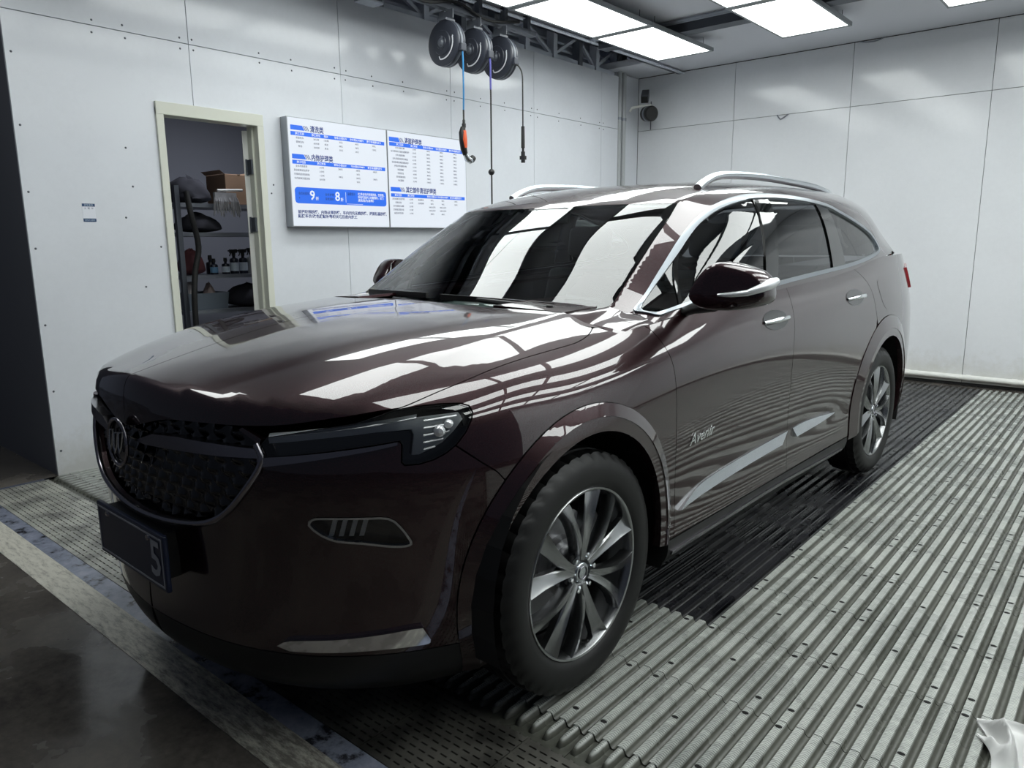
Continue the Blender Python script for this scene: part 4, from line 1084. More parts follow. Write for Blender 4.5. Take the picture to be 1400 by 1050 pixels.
for a in (0, math.pi, -math.pi/2): mb.bar(c, c+e1_*.18*math.cos(a)+e2_*.18*math.sin(a), .04, .02, (0,.9,.3))
mb.lathe([(0,.03),(.06,.025),(.07,0)], c, (0,.94,.35), 16); obj('steering_wheel', mb, BLACK, CAR, smooth=50)
def seat(x, y, w, mat, tall=True):
    mb = MB()
    for (y0, z0, y1, z1, tk, ww) in ((y-.26,.66,y+.25,.62,.16,w), (y+.24,.62,y+.42,1.20,.15,w*.92)):
        mb.bar((x,y0,z0),(x,y1,z1), ww, tk, (0,-.3,1))
    s_ = obj('seat', mb, mat, CAR, bev=.04, smooth=60)
    mb = MB(); mb.bar((x,y+.425,1.27),(x,y+.455,1.44), .26, .11, (0,-1,.2)); obj('headrest', mb, mat, s_, bev=.035, smooth=60)
for x, mt in ((.39, FILM), (-.39, SEAT)): seat(x, 1.42, .52, mt)
for x in (-.46, 0, .46): seat(x, 2.35, .46, SEAT)
whole('headliner', panel(U, 'top', [(0,1.12),(.56,1.15),(.57,3.4),(0,3.5)], sp=.12, gap=0, off=-.035, th=0), LINER, CAR)
mb = MB(); mb.bar((.0,.985,1.44),(.0,1.0,1.505), .24, .03, (0,1,0)); obj('rear_view_mirror', mb, BLACK, CAR, bev=.01, smooth=50)
# ================================================================ door frame and storeroom
sl = bpy.data.lights.new('storeroom_fill', 'AREA'); sl.energy = 15; sl.size = .5; sl.color = (.85,.90,1.0)  # unseen fill light, added to brighten the dark storeroom
slo = bpy.data.objects.new('storeroom_fill', sl); C.objects.link(slo); slo.location = (-3.3, 1.7, 2.66); tag(slo, 'unseen fill light added under the storeroom ceiling above the shelf', 'lamp')
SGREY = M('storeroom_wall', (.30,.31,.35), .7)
mb = MB()
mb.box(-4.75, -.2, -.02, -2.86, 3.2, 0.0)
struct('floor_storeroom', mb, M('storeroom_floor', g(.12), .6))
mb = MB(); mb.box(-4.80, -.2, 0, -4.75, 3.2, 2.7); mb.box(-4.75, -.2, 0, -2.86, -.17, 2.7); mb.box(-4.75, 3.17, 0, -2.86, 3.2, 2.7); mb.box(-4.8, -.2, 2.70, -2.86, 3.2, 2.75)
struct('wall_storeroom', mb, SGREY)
df = struct('door_1', MB().box(XL-.115, .545, 0, XL-.10, .560, 2.21), CREAM)
mb = MB(); mb.box(XL-.10, .540, 0, XL+.016, .588, 2.215); obj('door_jamb', mb, CREAM, df, bev=.003)
mb = MB(); mb.box(XL-.10, 1.243, 0, XL+.016, 1.290, 2.215); mb.box(XL-.10, 1.228, 0, XL-.045, 1.243, 2.19); obj('door_jamb', mb, CREAM, df)
mb = MB(); mb.box(XL-.10, .540, 2.172, XL+.018, 1.290, 2.250); obj('door_head', mb, CREAM, df, bev=.003)
HX, HY = XL-.105, 1.236; dx, dy = -.80, .60
lf = MB(); lf.prism([(0,0),(.66*dx,.66*dy),(.66*dx+.04*-dy,.66*dy+.04*dx),(.04*-dy,.04*dx)], (HX, HY, .01), (1,0,0), (0,1,0), 2.14)
leaf = obj('door_leaf', lf, WPLAST, df)
for z in (.35, 1.50, 1.90):
    mb = MB(); mb.box(XL-.112, 1.214, z-.05, XL-.050, 1.2275, z+.05); mb.tube([(XL-.112,1.216,z-.055),(XL-.112,1.216,z+.055)], .008, 8); obj('door_hinge', mb, STEELD, df)
SH = thing('storage_shelf', 'grey metal storage shelf with four boards inside the dim storeroom', 'shelf', (-3.7, 1.35, 0))
def loc(mb, o=(-3.7,1.35,0)): mb.v = [(x-o[0], y-o[1], z-o[2]) for x, y, z in mb.v]; return mb
for z in (.45, .855, 1.128, 1.455, 1.675): obj('shelf_board', loc(MB().box(-3.93, 1.0, z-.03, -3.5, 2.05, z)), STEEL, SH)
for y in (.985, 2.065):
    for x in (-3.94, -3.49): obj('shelf_post', loc(MB().box(x-.018, y-.018, 0, x+.018, y+.018, 1.80)), STEELD, SH)
def boxthing(name, label, cat, poly, z0, z1, mat): pass
CARD = M('cardboard', (.30,.19,.12), .8); DCLOTH = M('dark_cloth', (.035,.035,.045), .9); RBAG = M('dull_red_bag', (.10,.03,.035), .7); TUBM = M('grey_tub_plastic', (.16,.19,.23), .4)
BAGM = M('pale_plastic_bag', (.55,.50,.50), .35); MOPM = M('grey_mop_fibre', (.45,.44,.45), .9); BOTD = M('dark_bottle', (.015,.018,.03), .25); BOTL = M('bottle_label', (.55,.62,.70), .5); BOTG = M('grey_bottle', (.35,.36,.38), .3); BOTB = M('bottle_blue_label', (.12,.25,.40), .5)
bx = thing('cardboard_box', 'brown cardboard box on the top board of the storeroom shelf', 'box', (-3.68, 1.53, 1.676))
mb = MB(); mb.box(-.15,-.12,0,.15,.12,.235); obj('carton', mb, CARD, bx, bev=.004)
mb = MB(); mb.box(-.155,-.01,.234,.155,.01,.237); obj('tape', mb, M('packing_tape', (.42,.32,.22), .3), bx)
for s in (-1, 1): mb = MB(); mb.add([(-.15,s*.12,.235),(.15,s*.12,.235),(.15,s*.16,.262),(-.15,s*.16,.262)], [(0,1,2,3)]); obj('flap', mb, CARD, bx)
def lump(n1, n2, rx, ry, rz, seed, rough=.25, flat=.0):
    """a crumpled closed lump"""
    rnd = random.Random(seed); ph = [(rnd.uniform(0,6.3), rnd.uniform(0,6.3), rnd.randint(2,6), rnd.randint(1,5), rnd.uniform(.3,1)) for _ in range(7)]
    vs = []; fs = []
    for i in range(n1+1):
        th = math.pi*i/n1
        for k in range(n2):
            a = 2*math.pi*k/n2; w = 1+rough*sum(q[4]*math.sin(q[2]*a+q[0])*math.sin(q[3]*th+q[1]) for q in ph)/3
            z = math.cos(th); vs.append((rx*w*math.sin(th)*math.cos(a), ry*w*math.sin(th)*math.sin(a), rz*(w*z if z > 0 else z*.3+flat)))
    fs = [(i*n2+k, (i+1)*n2+k, (i+1)*n2+(k+1) % n2, i*n2+(k+1) % n2) for i in range(n1) for k in range(n2)]
    mb = MB(); zmin = min(v[2] for v in vs); mb.add([(x,y,z-zmin) for x,y,z in vs], fs); return mb
tag(obj('cloth_bundle', lump(12, 24, .17, .17, .15, 3), DCLOTH, smooth=60, loc=(-3.66, 1.16, 1.676)), 'dark bundled cloth lying at the left end of the top storeroom board', 'cloth')
tag(obj('black_bag', lump(10, 24, .17, .17, .11, 5, .22), DCLOTH, smooth=60, loc=(-3.66, 1.22, 1.456)), 'black bag slumped on the second storeroom board from the top', 'bag')
tag(obj('red_bag', lump(10, 24, .11, .10, .15, 8, .18), RBAG, smooth=60, loc=(-3.62, 1.12, 1.129)), 'dull red bag left of the bottles on the storeroom shelf', 'bag')
mp = thing('duster_mop', 'grey fringed duster hanging over the front of the top storeroom board', 'mop', (-3.46, 1.36, 1.70))
mb = MB(); mb.tube([(0,-.06,.075),(.0,.10,.082),(-.02,.16,.085)], .010, 8); obj('handle', mb, WPLAST, mp, smooth=60)
mb = MB(); rnd = random.Random(4)
mb.box(-.015,-.09,-.01,.015,.09,.06)
for k in range(46):
    y = rnd.uniform(-.10, .10); l = rnd.uniform(.06, .13); mb.tube([(rnd.uniform(-.01,.012), y*.8, .05), (.012+rnd.uniform(0,.02), y, -.01), (.012+rnd.uniform(-.01,.02), y*1.1+rnd.uniform(-.01,.01), -l)], .005, 4)
stuff(obj('fringe', mb, MOPM, mp))
def bottle(y, h, r, mat, lab, kind, label, x=-3.56):
    b = thing('bottle', label, 'bottle', (x, y, 1.128), 0, 'bottles on the storeroom shelf')
    bh = h*.66
    mb = MB(); mb.lathe([(0,0),(r,0),(r,bh*.85),(r*.85,bh*.95),(r*.35,bh),(r*.35,bh+.02)], n=16); obj('body', mb, mat, b, smooth=45)
    mb = MB(); mb.lathe([(r*1.01,bh*.18),(r*1.01,bh*.70)], n=16); obj('label', mb, lab, b, smooth=45)
    mb = MB()
    if kind == 'spray': mb.lathe([(r*.45,bh+.015),(r*.45,bh+.04),(.0,bh+.04)], n=12); mb.box(-.012,-.03,bh+.038,.012,.028,h); mb.box(-.006,-.045,h-.018,.006,-.028,h-.006); mb.bar((0,-.02,bh+.045),(0,-.035,bh+.012),.008,.006)
    else: mb.lathe([(r*.5,bh+.015),(r*.45,h),(0,h)], n=12)
    obj('cap', mb, BLACK, b); return b
bottle(1.275, .125, .030, BOTD, BOTB, 'cap', 'small dark bottle with a blue label, leftmost of the shelf bottles')
bottle(1.375, .130, .030, BOTD, BOTL, 'cap', 'short dark bottle second from the left on the storeroom shelf')
bottle(1.450, .195, .034, BOTD, BOTL, 'spray', 'dark spray bottle with a pale label in the middle of the shelf bottles')
bottle(1.530, .195, .034, BOTD, BOTL, 'spray', 'dark spray bottle to the right of the middle one on the shelf')
bottle(1.605, .205, .036, BOTG, BOTG, 'spray', 'grey spray bottle, rightmost of the bottles on the storeroom shelf')
bottle(1.320, .150, .034, BOTD, BOTD, 'cap', 'plain black bottle standing behind the two short ones on the shelf', -3.70)
tb = thing('plastic_tub', 'grey plastic tub of bags on the storeroom shelf below the bottles', 'tub', (-3.68, 1.20, .856))
mb = MB(); o1 = [(-.15,-.17),(.15,-.17),(.15,.17),(-.15,.17)]
vs = [(x*.92,y*.92,0) for x,y in o1]+[(x,y,.13) for x,y in o1]+[(x*.95,y*.95,.13) for x,y in o1]+[(x*.88,y*.88,.01) for x,y in o1]
mb.add(vs, [(3,2,1,0),(12,13,14,15)]+[(a*4+k,a*4+(k+1)%4,(a+1)*4+(k+1)%4,(a+1)*4+k) for a in range(3) for k in range(4)]); obj('shell', mb, TUBM, tb)
mb = MB()
for sx in (-1,): mb.box(-.16,-.178,.115,.16,-.168,.135); 
obj('rim', mb, TUBM, tb)
tag(obj('crumpled_bag', lump(10, 20, .065, .048, .15, 11, .2), BAGM, smooth=50, loc=(-3.68, 1.125, .870)), 'crumpled pale plastic bag at the left side of the tub', 'bag')
tag(obj('crumpled_bag', lump(10, 20, .065, .048, .14, 14, .2), M('pinkish_plastic_bag', (.42,.33,.31), .4), smooth=50, loc=(-3.67, 1.275, .870)), 'crumpled pinkish plastic bag in the front of the tub', 'bag')
tag(obj('dark_sack', lump(10, 24, .20, .17, .14, 21, .2), DCLOTH, smooth=60, loc=(-3.66, 1.60, .856)), 'dark sack right of the tub on the storeroom shelf', 'bag')
hs = MB(); hs.tube(cr([(-3.40,1.02,1.75),(-3.38,1.03,1.6),(-3.40,1.08,1.35),(-3.39,1.03,1.15),(-3.38,1.0,.9),(-3.42,1.02,.5)], 5), .022, 8)
hk = obj('vacuum_hose', hs, RUBBER, smooth=60); tag(hk, 'dark ribbed vacuum hose hanging from the left post of the shelf', 'hose')

# ================================================================ price board (two back-lit panels)
BW = M('board_white_lit', (.25,.26,.29), .35, emit=.66, ecol=(.86,.92,1.0)); BB = M('board_blue_print', (.02,.13,.72), .4, emit=.28, ecol=(.02,.16,.80)); BN = M('board_navy_print', (.02,.05,.25), .4); BG = M('board_grey_print', (.12,.14,.22), .5); BWT = M('board_white_print', (.3,.31,.33), .35, emit=.66, ecol=(.86,.92,1.0))
ALU = M('board_aluminium_edge', (.34,.36,.38), .35, .8)
XF = -2.668
RT = Matrix(((0,0,1,0),(1,0,0,0),(0,1,0,0),(0,0,0,1)))   # text frame: x -> +Y, y -> +Z, facing +X
def board(y0, y1, label):
    b = thing('price_board', label, 'sign', (XL+.003, y0, 1.485), 0, 'lit price boards on the left wall')
    mb = MB(); d = XF-(XL+.003); w = y1-y0; h = .770
    mb.box(0, 0, 0, d-.003, .006, h); mb.box(0, w-.006, 0, d-.003, w, h); mb.box(0, .006, 0, d-.003, w-.006, .006); mb.box(0, .006, h-.006, d-.003, w-.006, h); mb.box(0, .006, .006, .004, w-.006, h-.006)
    obj('edge_frame', mb, ALU, b)
    mb = MB(); mb.box(d-.012, .006, .006, d-.001, w-.006, h-.006); obj('lit_face', mb, BW, b)
    return b
b1 = board(1.435, 2.348, 'left half of the lit white and blue price board'); b2 = board(2.352, 3.262, 'right half of the lit white and blue price board')
def at(y, z, b, o=.0006): return Matrix.Translation((XF-b.location.x-.001+o, y-b.location.y, z-b.location.z)) @ RT
def patch(b, pts, mat, name, o=.0002, t=.0006):
    mb = MB(); mb.prism([(y-b.location.y, z-b.location.z) for y, z in pts], (XF-b.location.x-.001+o, 0, 0), (0,1,0), (0,0,1), t); return obj(name, mb, mat, b)
def bar4(y0, z0, y1, z1): return [(y0,z0),(y1,z0),(y1,z1),(y0,z1)]
def heading(b, y, z0, z1, txt, ysz):
    patch(b, [(y,z0),(y+.118,z0),(y+.098,z1),(y,z1)], BB, 'heading_bar')
    for k in range(3): patch(b, [(y+.124+k*.014,z0),(y+.130+k*.014,z0),(y+.110+k*.014,z1),(y+.104+k*.014,z1)], BN, 'heading_stripe')
    text_mesh(txt, .05, BN, at(y+.165, (z0+z1)/2-.003, b), 'heading', b, bold=.0011, width=ysz)
def table(b, y0, y1, z0, z1, cols, heads, rows, zr, dz):
    patch(b, bar4(y0, z0, y1, z1), BB, 'table_bar')
    for c, hd in zip(cols, heads):
        t = text_mesh(hd, .019, BWT, at(c, (z0+z1)/2, b, .001), 'column_heading', b, bold=.0003, align='CENTER')
    for r, row in enumerate(rows):
        for c, s in zip(cols, row):
            if s: text_mesh(s, .0165, BG, at(c, zr-r*dz, b), 'table_entry', b, align='CENTER')
heading(b1, 1.461, 2.166, 2.199, '清洗类', .118)
table(b1, 1.460, 2.321, 2.128, 2.155, (1.535,1.675,1.763,1.896,2.047,2.215), ('施工项目','施工时长','频次','轿车/小型SUV','中大型SUV/MPV','商务车/越野/皮卡'),
      [('标准洗车','30分钟','1次/周','35元','40元','50元'),('精致洗车','60分钟','单次','88元','98元','128元'),('除虫','30分钟','单次','50元','60元','')], 2.112, .0285)
heading(b1, 1.461, 1.966, 1.999, '内饰护理类', .190)
table(b1, 1.460, 2.321, 1.930, 1.957, (1.535,1.710,1.880,2.047,2.215), ('施工项目','施工时长','轿车/小型SUV','中大型SUV/MPV','商务车/越野/皮卡'),
      [('全车内饰清洗','3小时','288元','388元','488元'),('真皮座椅清洁养护','2小时','','38元',''),('空调风道清洗除味','1小时','188元','288元','388元'),('车内臭氧杀菌消毒','30分钟','','58元','')], 1.915, .0285)
rb = [(1.466,1.673),(1.474,1.658),(1.490,1.653),(2.298,1.653),(2.314,1.659),(2.320,1.673),(2.320,1.748),(2.314,1.762),(2.298,1.768),(1.490,1.768),(1.474,1.762),(1.466,1.748)]
patch(b1, rb, BB, 'discount_banner')
for y, n in ((1.592,'9'),(1.817,'8')):
    text_mesh(n, .094, BWT, at(y, 1.710, b1, .001), 'discount_figure', b1, bold=.0016); text_mesh('折', .028, BWT, at(y+.050, 1.690, b1, .001), 'discount_sign', b1, bold=.0004)
text_mesh('会员充值享', .022, BN, at(1.497, 1.722, b1, .001), 'discount_note', b1, width=.088); text_mesh('•', .03, BN, at(1.497, 1.690, b1, .001), 'discount_note', b1)
text_mesh('全年护理', .022, BN, at(1.728, 1.722, b1, .001), 'discount_note', b1, width=.080); text_mesh('享优惠价', .022, BN, at(1.728, 1.690, b1, .001), 'discount_note', b1, width=.080)
s = [(1.925,1.660),(2.310,1.660),(2.310,1.664),(1.927,1.664)]
patch(b1, [(1.916,1.672),(1.919,1.672),(1.919,1.748),(1.916,1.748)], BWT, 'banner_line', .0009); patch(b1, [(1.925,1.660),(2.08,1.660),(2.08,1.6625),(1.925,1.6625)], BWT, 'banner_line', .0009)
text_mesh('温馨提示', .024, BN, at(1.935, 1.735, b1, .001), 'discount_note', b1, width=.072)
for k, s in enumerate(('（保养全车内饰清洗类、空调类、','所有项目施工均需预约，以门','店实际为准等）')): text_mesh(s, .0225, BWT, at(2.035, 1.738-k*.024, b1, .001), 'banner_text', b1, bold=.0004, width=(.265,.255,.155)[k])
text_mesh('前挡玻璃除醛、内饰皮革除醛、车内凹坑无痕除醛、漆面镀晶除醛,', .028, BN, at(1.484, 1.591, b1), 'footer_line', b1, bold=.0007, width=.833)
text_mesh('贴膜车衣/改色膜贴补等相关项目店内施工', .028, BN, at(1.482, 1.561, b1), 'footer_line', b1, bold=.0007, width=.537)
heading(b2, 2.372, 2.168, 2.203, '漆面护理类', .192)
cr5 = (2.485,2.640,2.800,2.955,3.120)
names = ('全车漆面打蜡','全车漆面去污抛光镀膜养护','全车漆面封釉','全车漆面深度清洁镀晶','前挡玻璃及侧窗镀膜养护','内饰皮革镀膜护理','轮毂镀膜','轮毂清洗','发动机舱清洗','车灯翻新')
table(b2, 2.373, 3.235, 2.134, 2.163, cr5, ('施工项目','施工时长','轿车/小型SUV','中大型SUV/MPV','商务车/越野/皮卡'), [(n_, '%d小时' % (1+k % 4), '%d元' % (188+k*100), '%d元' % (288+k*100), '%d元' % (388+k*100)) for k, n_ in enumerate(names)], 2.122, .0285)
heading(b2, 2.371, 1.777, 1.811, '其它部件清洁护理类', .345)
table(b2, 2.373, 3.234, 1.734, 1.761, (2.450,2.590,2.700,2.830,2.960,3.120), ('施工项目','施工时长','','轿车/小型SUV','中大型SUV/MPV','商务车/越野/皮卡'),
      [('发动机舱清洗护理','1小时','深度清洁','88元','98元','128元'),('轮毂清洗','1小时','去除铁粉','88元','98元','128元'),('全车玻璃去油膜','2小时','','188元/全车','288元/全车',''),('空调蒸发箱清洗','2小时','','188元/全车','288元/全车',''),('底盘装甲防锈','3小时','','388元','488元','')], 1.717, .0285)
# small notice further left on the wall
nt_ = thing('wall_notice', 'small blue and white paper notice on the wall left of the doorway', 'notice', (XL+.0005, .052, 1.502))
mb = MB(); mb.box(0, 0, 0, .001, .072, .106); obj('sheet', mb, M('notice_paper', (.78,.80,.86), .5), nt_)
NB = M('notice_blue', (.01,.05,.14), .5)
for z0, z1 in ((0,.019),(.089,.106)): mb = MB(); mb.box(.001, 0, z0, .0016, .072, z1); obj('blue_band', mb, NB, nt_)
NW = M('notice_pale_print', (.5,.6,.7), .5)
text_mesh('洗车美容', .013, NW, Matrix.Translation((.0017,.036,.097)) @ RT, 'band_text', nt_, align='CENTER'); text_mesh('扫码关注服务', .010, NW, Matrix.Translation((.0017,.036,.0095)) @ RT, 'band_text', nt_, align='CENTER')
text_mesh('上  班  中', .013, NB, Matrix.Translation((.0012,.036,.078)) @ RT, 'notice_text', nt_, align='CENTER')

# ================================================================ steelwork above the left wall
tr = thing('roof_truss', 'grey steel lattice truss running along the top of the left wall', 'truss', (XL, 3.0, 3.2))
def T_(mb): mb.v = [(x-XL, y-3.0, z-3.2) for x, y, z in mb.v]; return mb
TG = M('truss_grey', (.74,.78,.86), .5, .0); TD = M('service_void_grey', (.60,.64,.72), .7)
for z, w in ((3.235,.05),(3.52,.06)): obj('chord', T_(MB().box(XL-.12, -.2, z-w/2, XL-.06, 6.2, z+w/2)), TG, tr)
ys = [2.0,2.45,2.95,3.4,3.85,4.30,4.75,5.20,5.52,5.93]
for y in ys: obj('post', T_(MB().box(XL-.13, y-.03, 3.2, XL-.04, y+.03, 3.62)), TG if int(y*10) % 2 else STEEL, tr)
for k in range(len(ys)-1):
    a, b = ys[k], ys[k+1]; 
    if k % 2: a, b = b, a
    obj('brace', T_(MB().bar((XL-.09, a, 3.25), (XL-.09, b, 3.50), .03, .03)), TG, tr)
for z in (3.30, 3.36, 3.43): obj('cable_run', T_(MB().tube([(XL-.17, .5, z), (XL-.17, 2.8, z+.015), (XL-.17, 6.2, z-.01)], .014, 6)), TG, tr, smooth=60)
mb = MB(); mb.box(XL-.50, -.2, 3.15, XL-.45, 6.4, 3.75); struct('wall_above', mb, TD)
mb = MB(); mb.box(-2.275, -1.8, 3.235, -2.25, YB, 3.42); mb.box(-2.275, -1.8, 3.235, -2.20, YB, 3.243); struct('trim_2', mb, TG)
jb = thing('junction_box', 'grey electrical box on the steelwork left of the hose reels', 'electrical box', (-2.42, 2.02, 3.12))
obj('housing', MB().box(-.06,-.09,-.05,.06,.09,.06), STEEL, jb, bev=.004); obj('lid', MB().box(.06,-.07,-.035,.064,.07,.045), STEELD, jb)
obj('cable_entry', MB().tube([(0,.09,0),(0,.22,.04),(0,.40,.12)], .012, 8), STEELD, jb, smooth=60)
# rail that carries the reels
rl = thing('reel_rail', 'dark steel rail under the ceiling edge carrying the three hose reels', 'rail', (-2.2, 2.9, 3.125))
obj('beam', MB().box(-.03,-1.1,-.02,.03,.75,.02), STEELD, rl)
for y in (-.95,-.30,.05,.36,.66): obj('hanger', MB().box(-.025,y-.02,.02,.025,y+.02,.24), STEELD, rl)
obj('cable', MB().tube(cr([(.045,-1.0,.03),(.05,-.6,-.03),(.045,-.25,.04),(.05,.1,-.02),(.045,.5,.05)], 5), .012, 6), RUBBER, rl, smooth=60)
# ---- hose reels
RD = M('reel_black', (.035,.039,.052), .33); RR = M('reel_grey_rim', (.11,.12,.14), .35); RM = M('reel_white_mark', (.75,.76,.78), .4)
def reel(y, label):
    r = thing('hose_reel', label, 'hose reel', (-2.2, y, 2.86), 0, 'hose reels above the left wall')
    R = .165
    mb = MB(); mb.lathe([(0,-.064),(.045,-.064),(.050,-.058),(.085,-.058),(.090,-.050),(R-.018,-.046),(R,-.036),(R,-.020),(R-.012,-.014),(R-.012,.014),(R,.020),(R,.036),(R-.018,.046),(.05,.060),(0,.060)], (0,0,0), (0,1,0), 40); obj('casing', mb, RD, r, smooth=35)
    mb = MB(); mb.lathe([(R+.001,-.012),(R+.003,-.006),(R+.003,.006),(R+.001,.012)], (0,0,0), (0,1,0), 40); obj('rim_band', mb, RR, r, smooth=40)
    mb = MB(); mb.lathe([(0,-.080),(.020,-.078),(.026,-.066),(.034,-.064)], (0,0,0), (0,1,0), 16); mb.bar((0,-.074,0),(.03,-.078,.035),.012,.010); obj('spindle', mb, RR, r, smooth=40)
    mb = MB(); pts = [(.118*math.cos(a), -.0545, .118*math.sin(a)) for a in np.linspace(-1.75, .25, 14)]
    for a, b in zip(pts[:-1], pts[1:]): mb.bar(a, b, .010, .002, (0,1,0))
    a = pts[-1]; mb.bar(a, (a[0]+.006,a[1],a[2]+.006), .010, .002, (0,1,0)); b = pts[0]; mb.bar(b, (b[0]-.010,b[1],b[2]+.022), .008, .002, (0,1,0)); obj('arrow_mark', mb, RM, r)
    mb = MB(); mb.box(-.045,-.05,R-.004,.045,.05,R+.012); mb.bar((-.05,0,R+.01),(-.05,0,.243),.05,.008,(0,1,0)); mb.bar((.05,0,R+.01),(.05,0,.243),.05,.008,(0,1,0)); mb.bar((-.06,0,.205),(.06,0,.205),.05,.012,(0,1,0)); obj('bracket', mb, RR, r)
    mb = MB(); mb.box(R-.02,-.028,-.075,R+.018,.028,-.02); obj('hose_guide', mb, RD, r, bev=.005)
    return r
r1 = reel(2.585, 'black hose reel with a blue hose, leftmost and nearest of the three'); r2 = reel(2.895, 'black hose reel in the middle with a long hose and ball stop'); r3 = reel(3.205, 'black hose reel on the right with a plain black hose')
HB = M('blue_air_hose', (.02,.20,.45), .35); HV = M('violet_blue_hose', (.08,.08,.32), .35)
xh = -2.2+.165
h1 = thing('air_hose', 'blue air hose hanging from the leftmost reel with an orange air gun', 'hose', (xh, 2.585, 2.79)); 
obj('hose', MB().tube([(0,0,0),(.004,0,-.05),(0,.005,-.30),(0,.0,-.43)], .0065, 8), HB, h1, smooth=60)
obj('coupling', MB().tube([(0,0,-.43),(0,0,-.50),(0,0,-.505),(0,0,-.53),(0,0,-.531),(0,0,-.56)], [.007,.007,.011,.011,.016,.016], 10), BLACK, h1, smooth=40)
OR = M('orange_plastic', (.75,.12,.04), .4)
gg = obj('gun_body', MB().tube([(0,-.010,-.56),(0,-.022,-.60),(0,-.018,-.66),(0,-.006,-.72),(0,.010,-.76)], [.020,.026,.026,.026,.020], 10), BLACK, h1, smooth=50)
obj('orange_shell', MB().tube([(.012,-.014,-.585),(.016,-.014,-.65),(.012,-.004,-.71)], [.018,.022,.018], 8), OR, gg, smooth=50)
obj('nozzle', MB().tube([(0,.010,-.755),(0,.035,-.79),(0,.065,-.800),(0,.082,-.79)], [.020,.026,.026,.022], 10), SATCH, gg, smooth=50)
obj('nozzle_tip', MB().tube([(0,.078,-.793),(0,.100,-.775)], [.027,.024], 10), BLACK, gg, smooth=40)
h2 = thing('air_hose', 'hose with a black ball stop hanging from the middle reel behind the car roof', 'hose', (xh, 2.895, 2.79))
obj('hose', MB().tube([(0,0,0),(.004,0,-.05),(0,.005,-.30),(0,.0,-1.5)], .0065, 8), RUBBER, h2, smooth=60)
obj('blue_section', MB().tube([(0,0,.0),(.004,0,-.05),(0,.004,-.24)], .0080, 8), HV, h2, smooth=60)
mb = MB(); mb.lathe([(.0,.026),(.014,.022),(.024,.010),(.026,0),(.024,-.010),(.014,-.022),(0,-.026)], (0,0,-.872), (0,0,1), 16); obj('ball_stop', mb, BLACK, h2, smooth=60)
h3 = thing('power_cord', 'black cord hanging from the rightmost reel with a plug block at its end', 'cord', (xh, 3.205, 2.79))
obj('cord', MB().tube(cr([(0,0,0),(.03,.01,-.02),(.055,.02,-.08),(.06,.02,-.2),(.06,.02,-.50)], 4), .006, 8), RUBBER, h3, smooth=60)
obj('sleeve', MB().tube([(.06,.02,-.49),(.06,.02,-.66),(.06,.02,-.665),(.06,.02,-.69)], [.014,.016,.010,.010], 10), BLACK, h3, smooth=40)
mb = MB(); mb.box(.038,.002,-.755,.082,.038,-.725); mb.box(.048,.008,-.78,.072,.032,-.69); obj('plug_block', mb, BLACK, h3)

# ================================================================ corner by the back wall
def pipe(y, label, r=.028):
    p = thing('wall_pipe', label, 'pipe', (XL-.012, y, 0))
    obj('pipe_run', MB().tube([(0,0,0),(0,0,1.6),(0,0,3.6)], r, 12), M('grey_pipe', (.45,.47,.48), .35), p, smooth=60)
    for z in (.6, 1.75, 2.75): obj('clip', MB().tube([(0,0,z-.015),(0,0,z+.015)], r+.006, 12), STEEL, p, smooth=40)
    obj('valve_cap', MB().tube([(.0,-.01,1.86),(.05,-.03,1.86)], .018, 8), BLACK, p, smooth=40) if 'left' in label else None
pipe(5.925, 'left of two grey pipes in the far corner'); pipe(6.02, 'right of two grey pipes in the far corner')
cc = thing('bullet_camera', 'dark bullet camera high in the far corner above the round lamp', 'camera', (-2.60, 6.20, 2.985))
obj('housing', MB().bar((-.02,.06,.07),(.06,-.10,-.03), .085, .085), M('camera_grey', (.06,.065,.075), .4), cc, bev=.006); obj('front_glass', MB().bar((.060,-.100,-.030),(.063,-.106,-.034), .07, .07), BLACK, cc)
obj('mount', MB().tube([(-.02,.05,.05),(-.08,.19,.06)], .014, 8), STEEL, cc, smooth=40)
sp = thing('round_lamp', 'black round floodlight on a short white arm in the far corner', 'lamp', (-2.50, 6.14, 2.80))
mb = MB(); mb.lathe([(0,-.075),(.072,-.075),(.085,-.060),(.085,-.028),(.078,-.022),(.078,.020),(.085,.026),(.085,.060),(.07,.075),(0,.075)], (0,0,0), (.72,-.45,-.1), 28); obj('drum', mb, BLACK, sp, smooth=35)
mb = MB(); mb.lathe([(.0855,-.015),(.0855,.012)], (0,0,0), (.72,-.45,-.1), 28); obj('ring', mb, STEEL, sp, smooth=60)
obj('arm', MB().tube([(.0,.05,.095),(-.10,.0,.095),(-.20,-.05,.080),(-.22,-.06,.04)], .016, 8), WPLAST, sp, smooth=50)
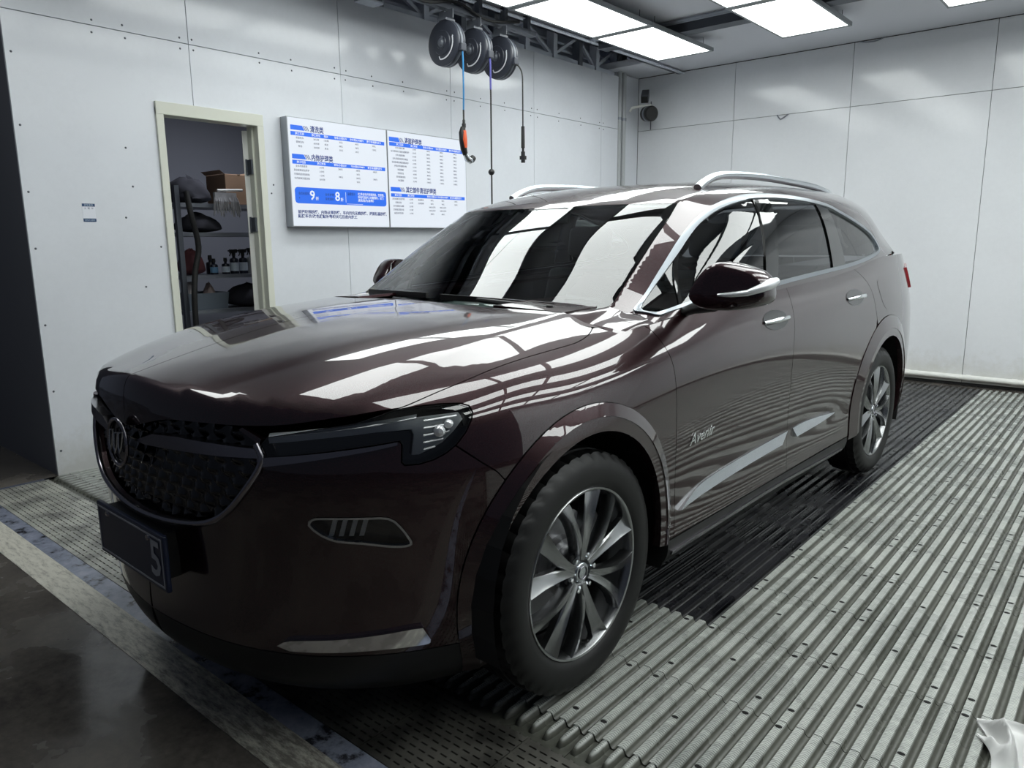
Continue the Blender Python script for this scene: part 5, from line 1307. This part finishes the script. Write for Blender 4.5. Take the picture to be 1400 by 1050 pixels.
cb = MB(); cb.tube([(-2.62,YB-.012,2.98),(-2.62,YB-.012,2.66)], .006, 6); o = obj('cable', cb, STEELD, smooth=60); tag(o, 'thin cable running down the back wall below the corner camera', 'cable')
# cracked sealant hanging off the seams of the back wall
for nm, pts, lab in (('loose_sealant', [(-.32,YB-.006,3.258),(-.25,YB-.02,3.240),(-.16,YB-.014,3.238),(-.08,YB-.006,3.262)], 'curl of loose sealant at the top edge of the back wall'), ('loose_sealant', [(-1.10,YB-.004,2.660),(-1.06,YB-.02,2.615),(-1.03,YB-.018,2.622),(-.98,YB-.004,2.655)], 'small hanging flap of sealant at the back wall seam')):
    mb = MB(); mb.tube(cr(pts, 4), .006, 6); tag(obj(nm, mb, STEEL, smooth=60), lab, 'sealant')
# ================================================================ cloth on the floor, right
mb = MB(); nx, ny = 44, 36; vs = []
def ridge(u, v, a, ph, f, sh): 
    q = math.sin(f*(u*math.cos(a)+v*math.sin(a))+ph+.8*math.sin(3.1*v+2*u)); return (1-abs(q))**sh
for j in range(ny+1):
    for i in range(nx+1):
        u, v = i/nx, j/ny; edge = min(1, 7*u+.1)*min(1, 9*v+.15)*min(1, 9*(1-v)+.15)
        x = .30*(u-.15)+.025*math.sin(v*5+1)+.02*math.sin(9*v); y = .27*(v-.5)*(.30+.70*min(1, u*1.7))+.02*math.sin(6*u)
        z = .008+edge*(.045*ridge(u, v, .25, .6, 5.5, 1.6)+.030*ridge(u, v, 1.2, 2.0, 7.5, 2)+.030*math.exp(-((u-.5)/.22)**2-((v-.62)/.2)**2)+.012*math.sin(11*u-7*v))
        vs.append((x, y, max(.004, z)))
fs = [(j*(nx+1)+i, j*(nx+1)+i+1, (j+1)*(nx+1)+i+1, (j+1)*(nx+1)+i) for j in range(ny) for i in range(nx)]
n0 = len(vs); vs += [(x, y, max(.001, z-.006)) for x, y, z in vs]; fs += [tuple(reversed([n0+k for k in f])) for f in fs]
mb.add(vs, fs); tw = obj('towel', mb, M('white_towel', (.66,.66,.65), .9), smooth=180); tw.location = (1.955, .500, 0); tw.rotation_euler = (0,0,-.75); tag(tw, 'crumpled white towel dropped on the grating at the right edge', 'towel')
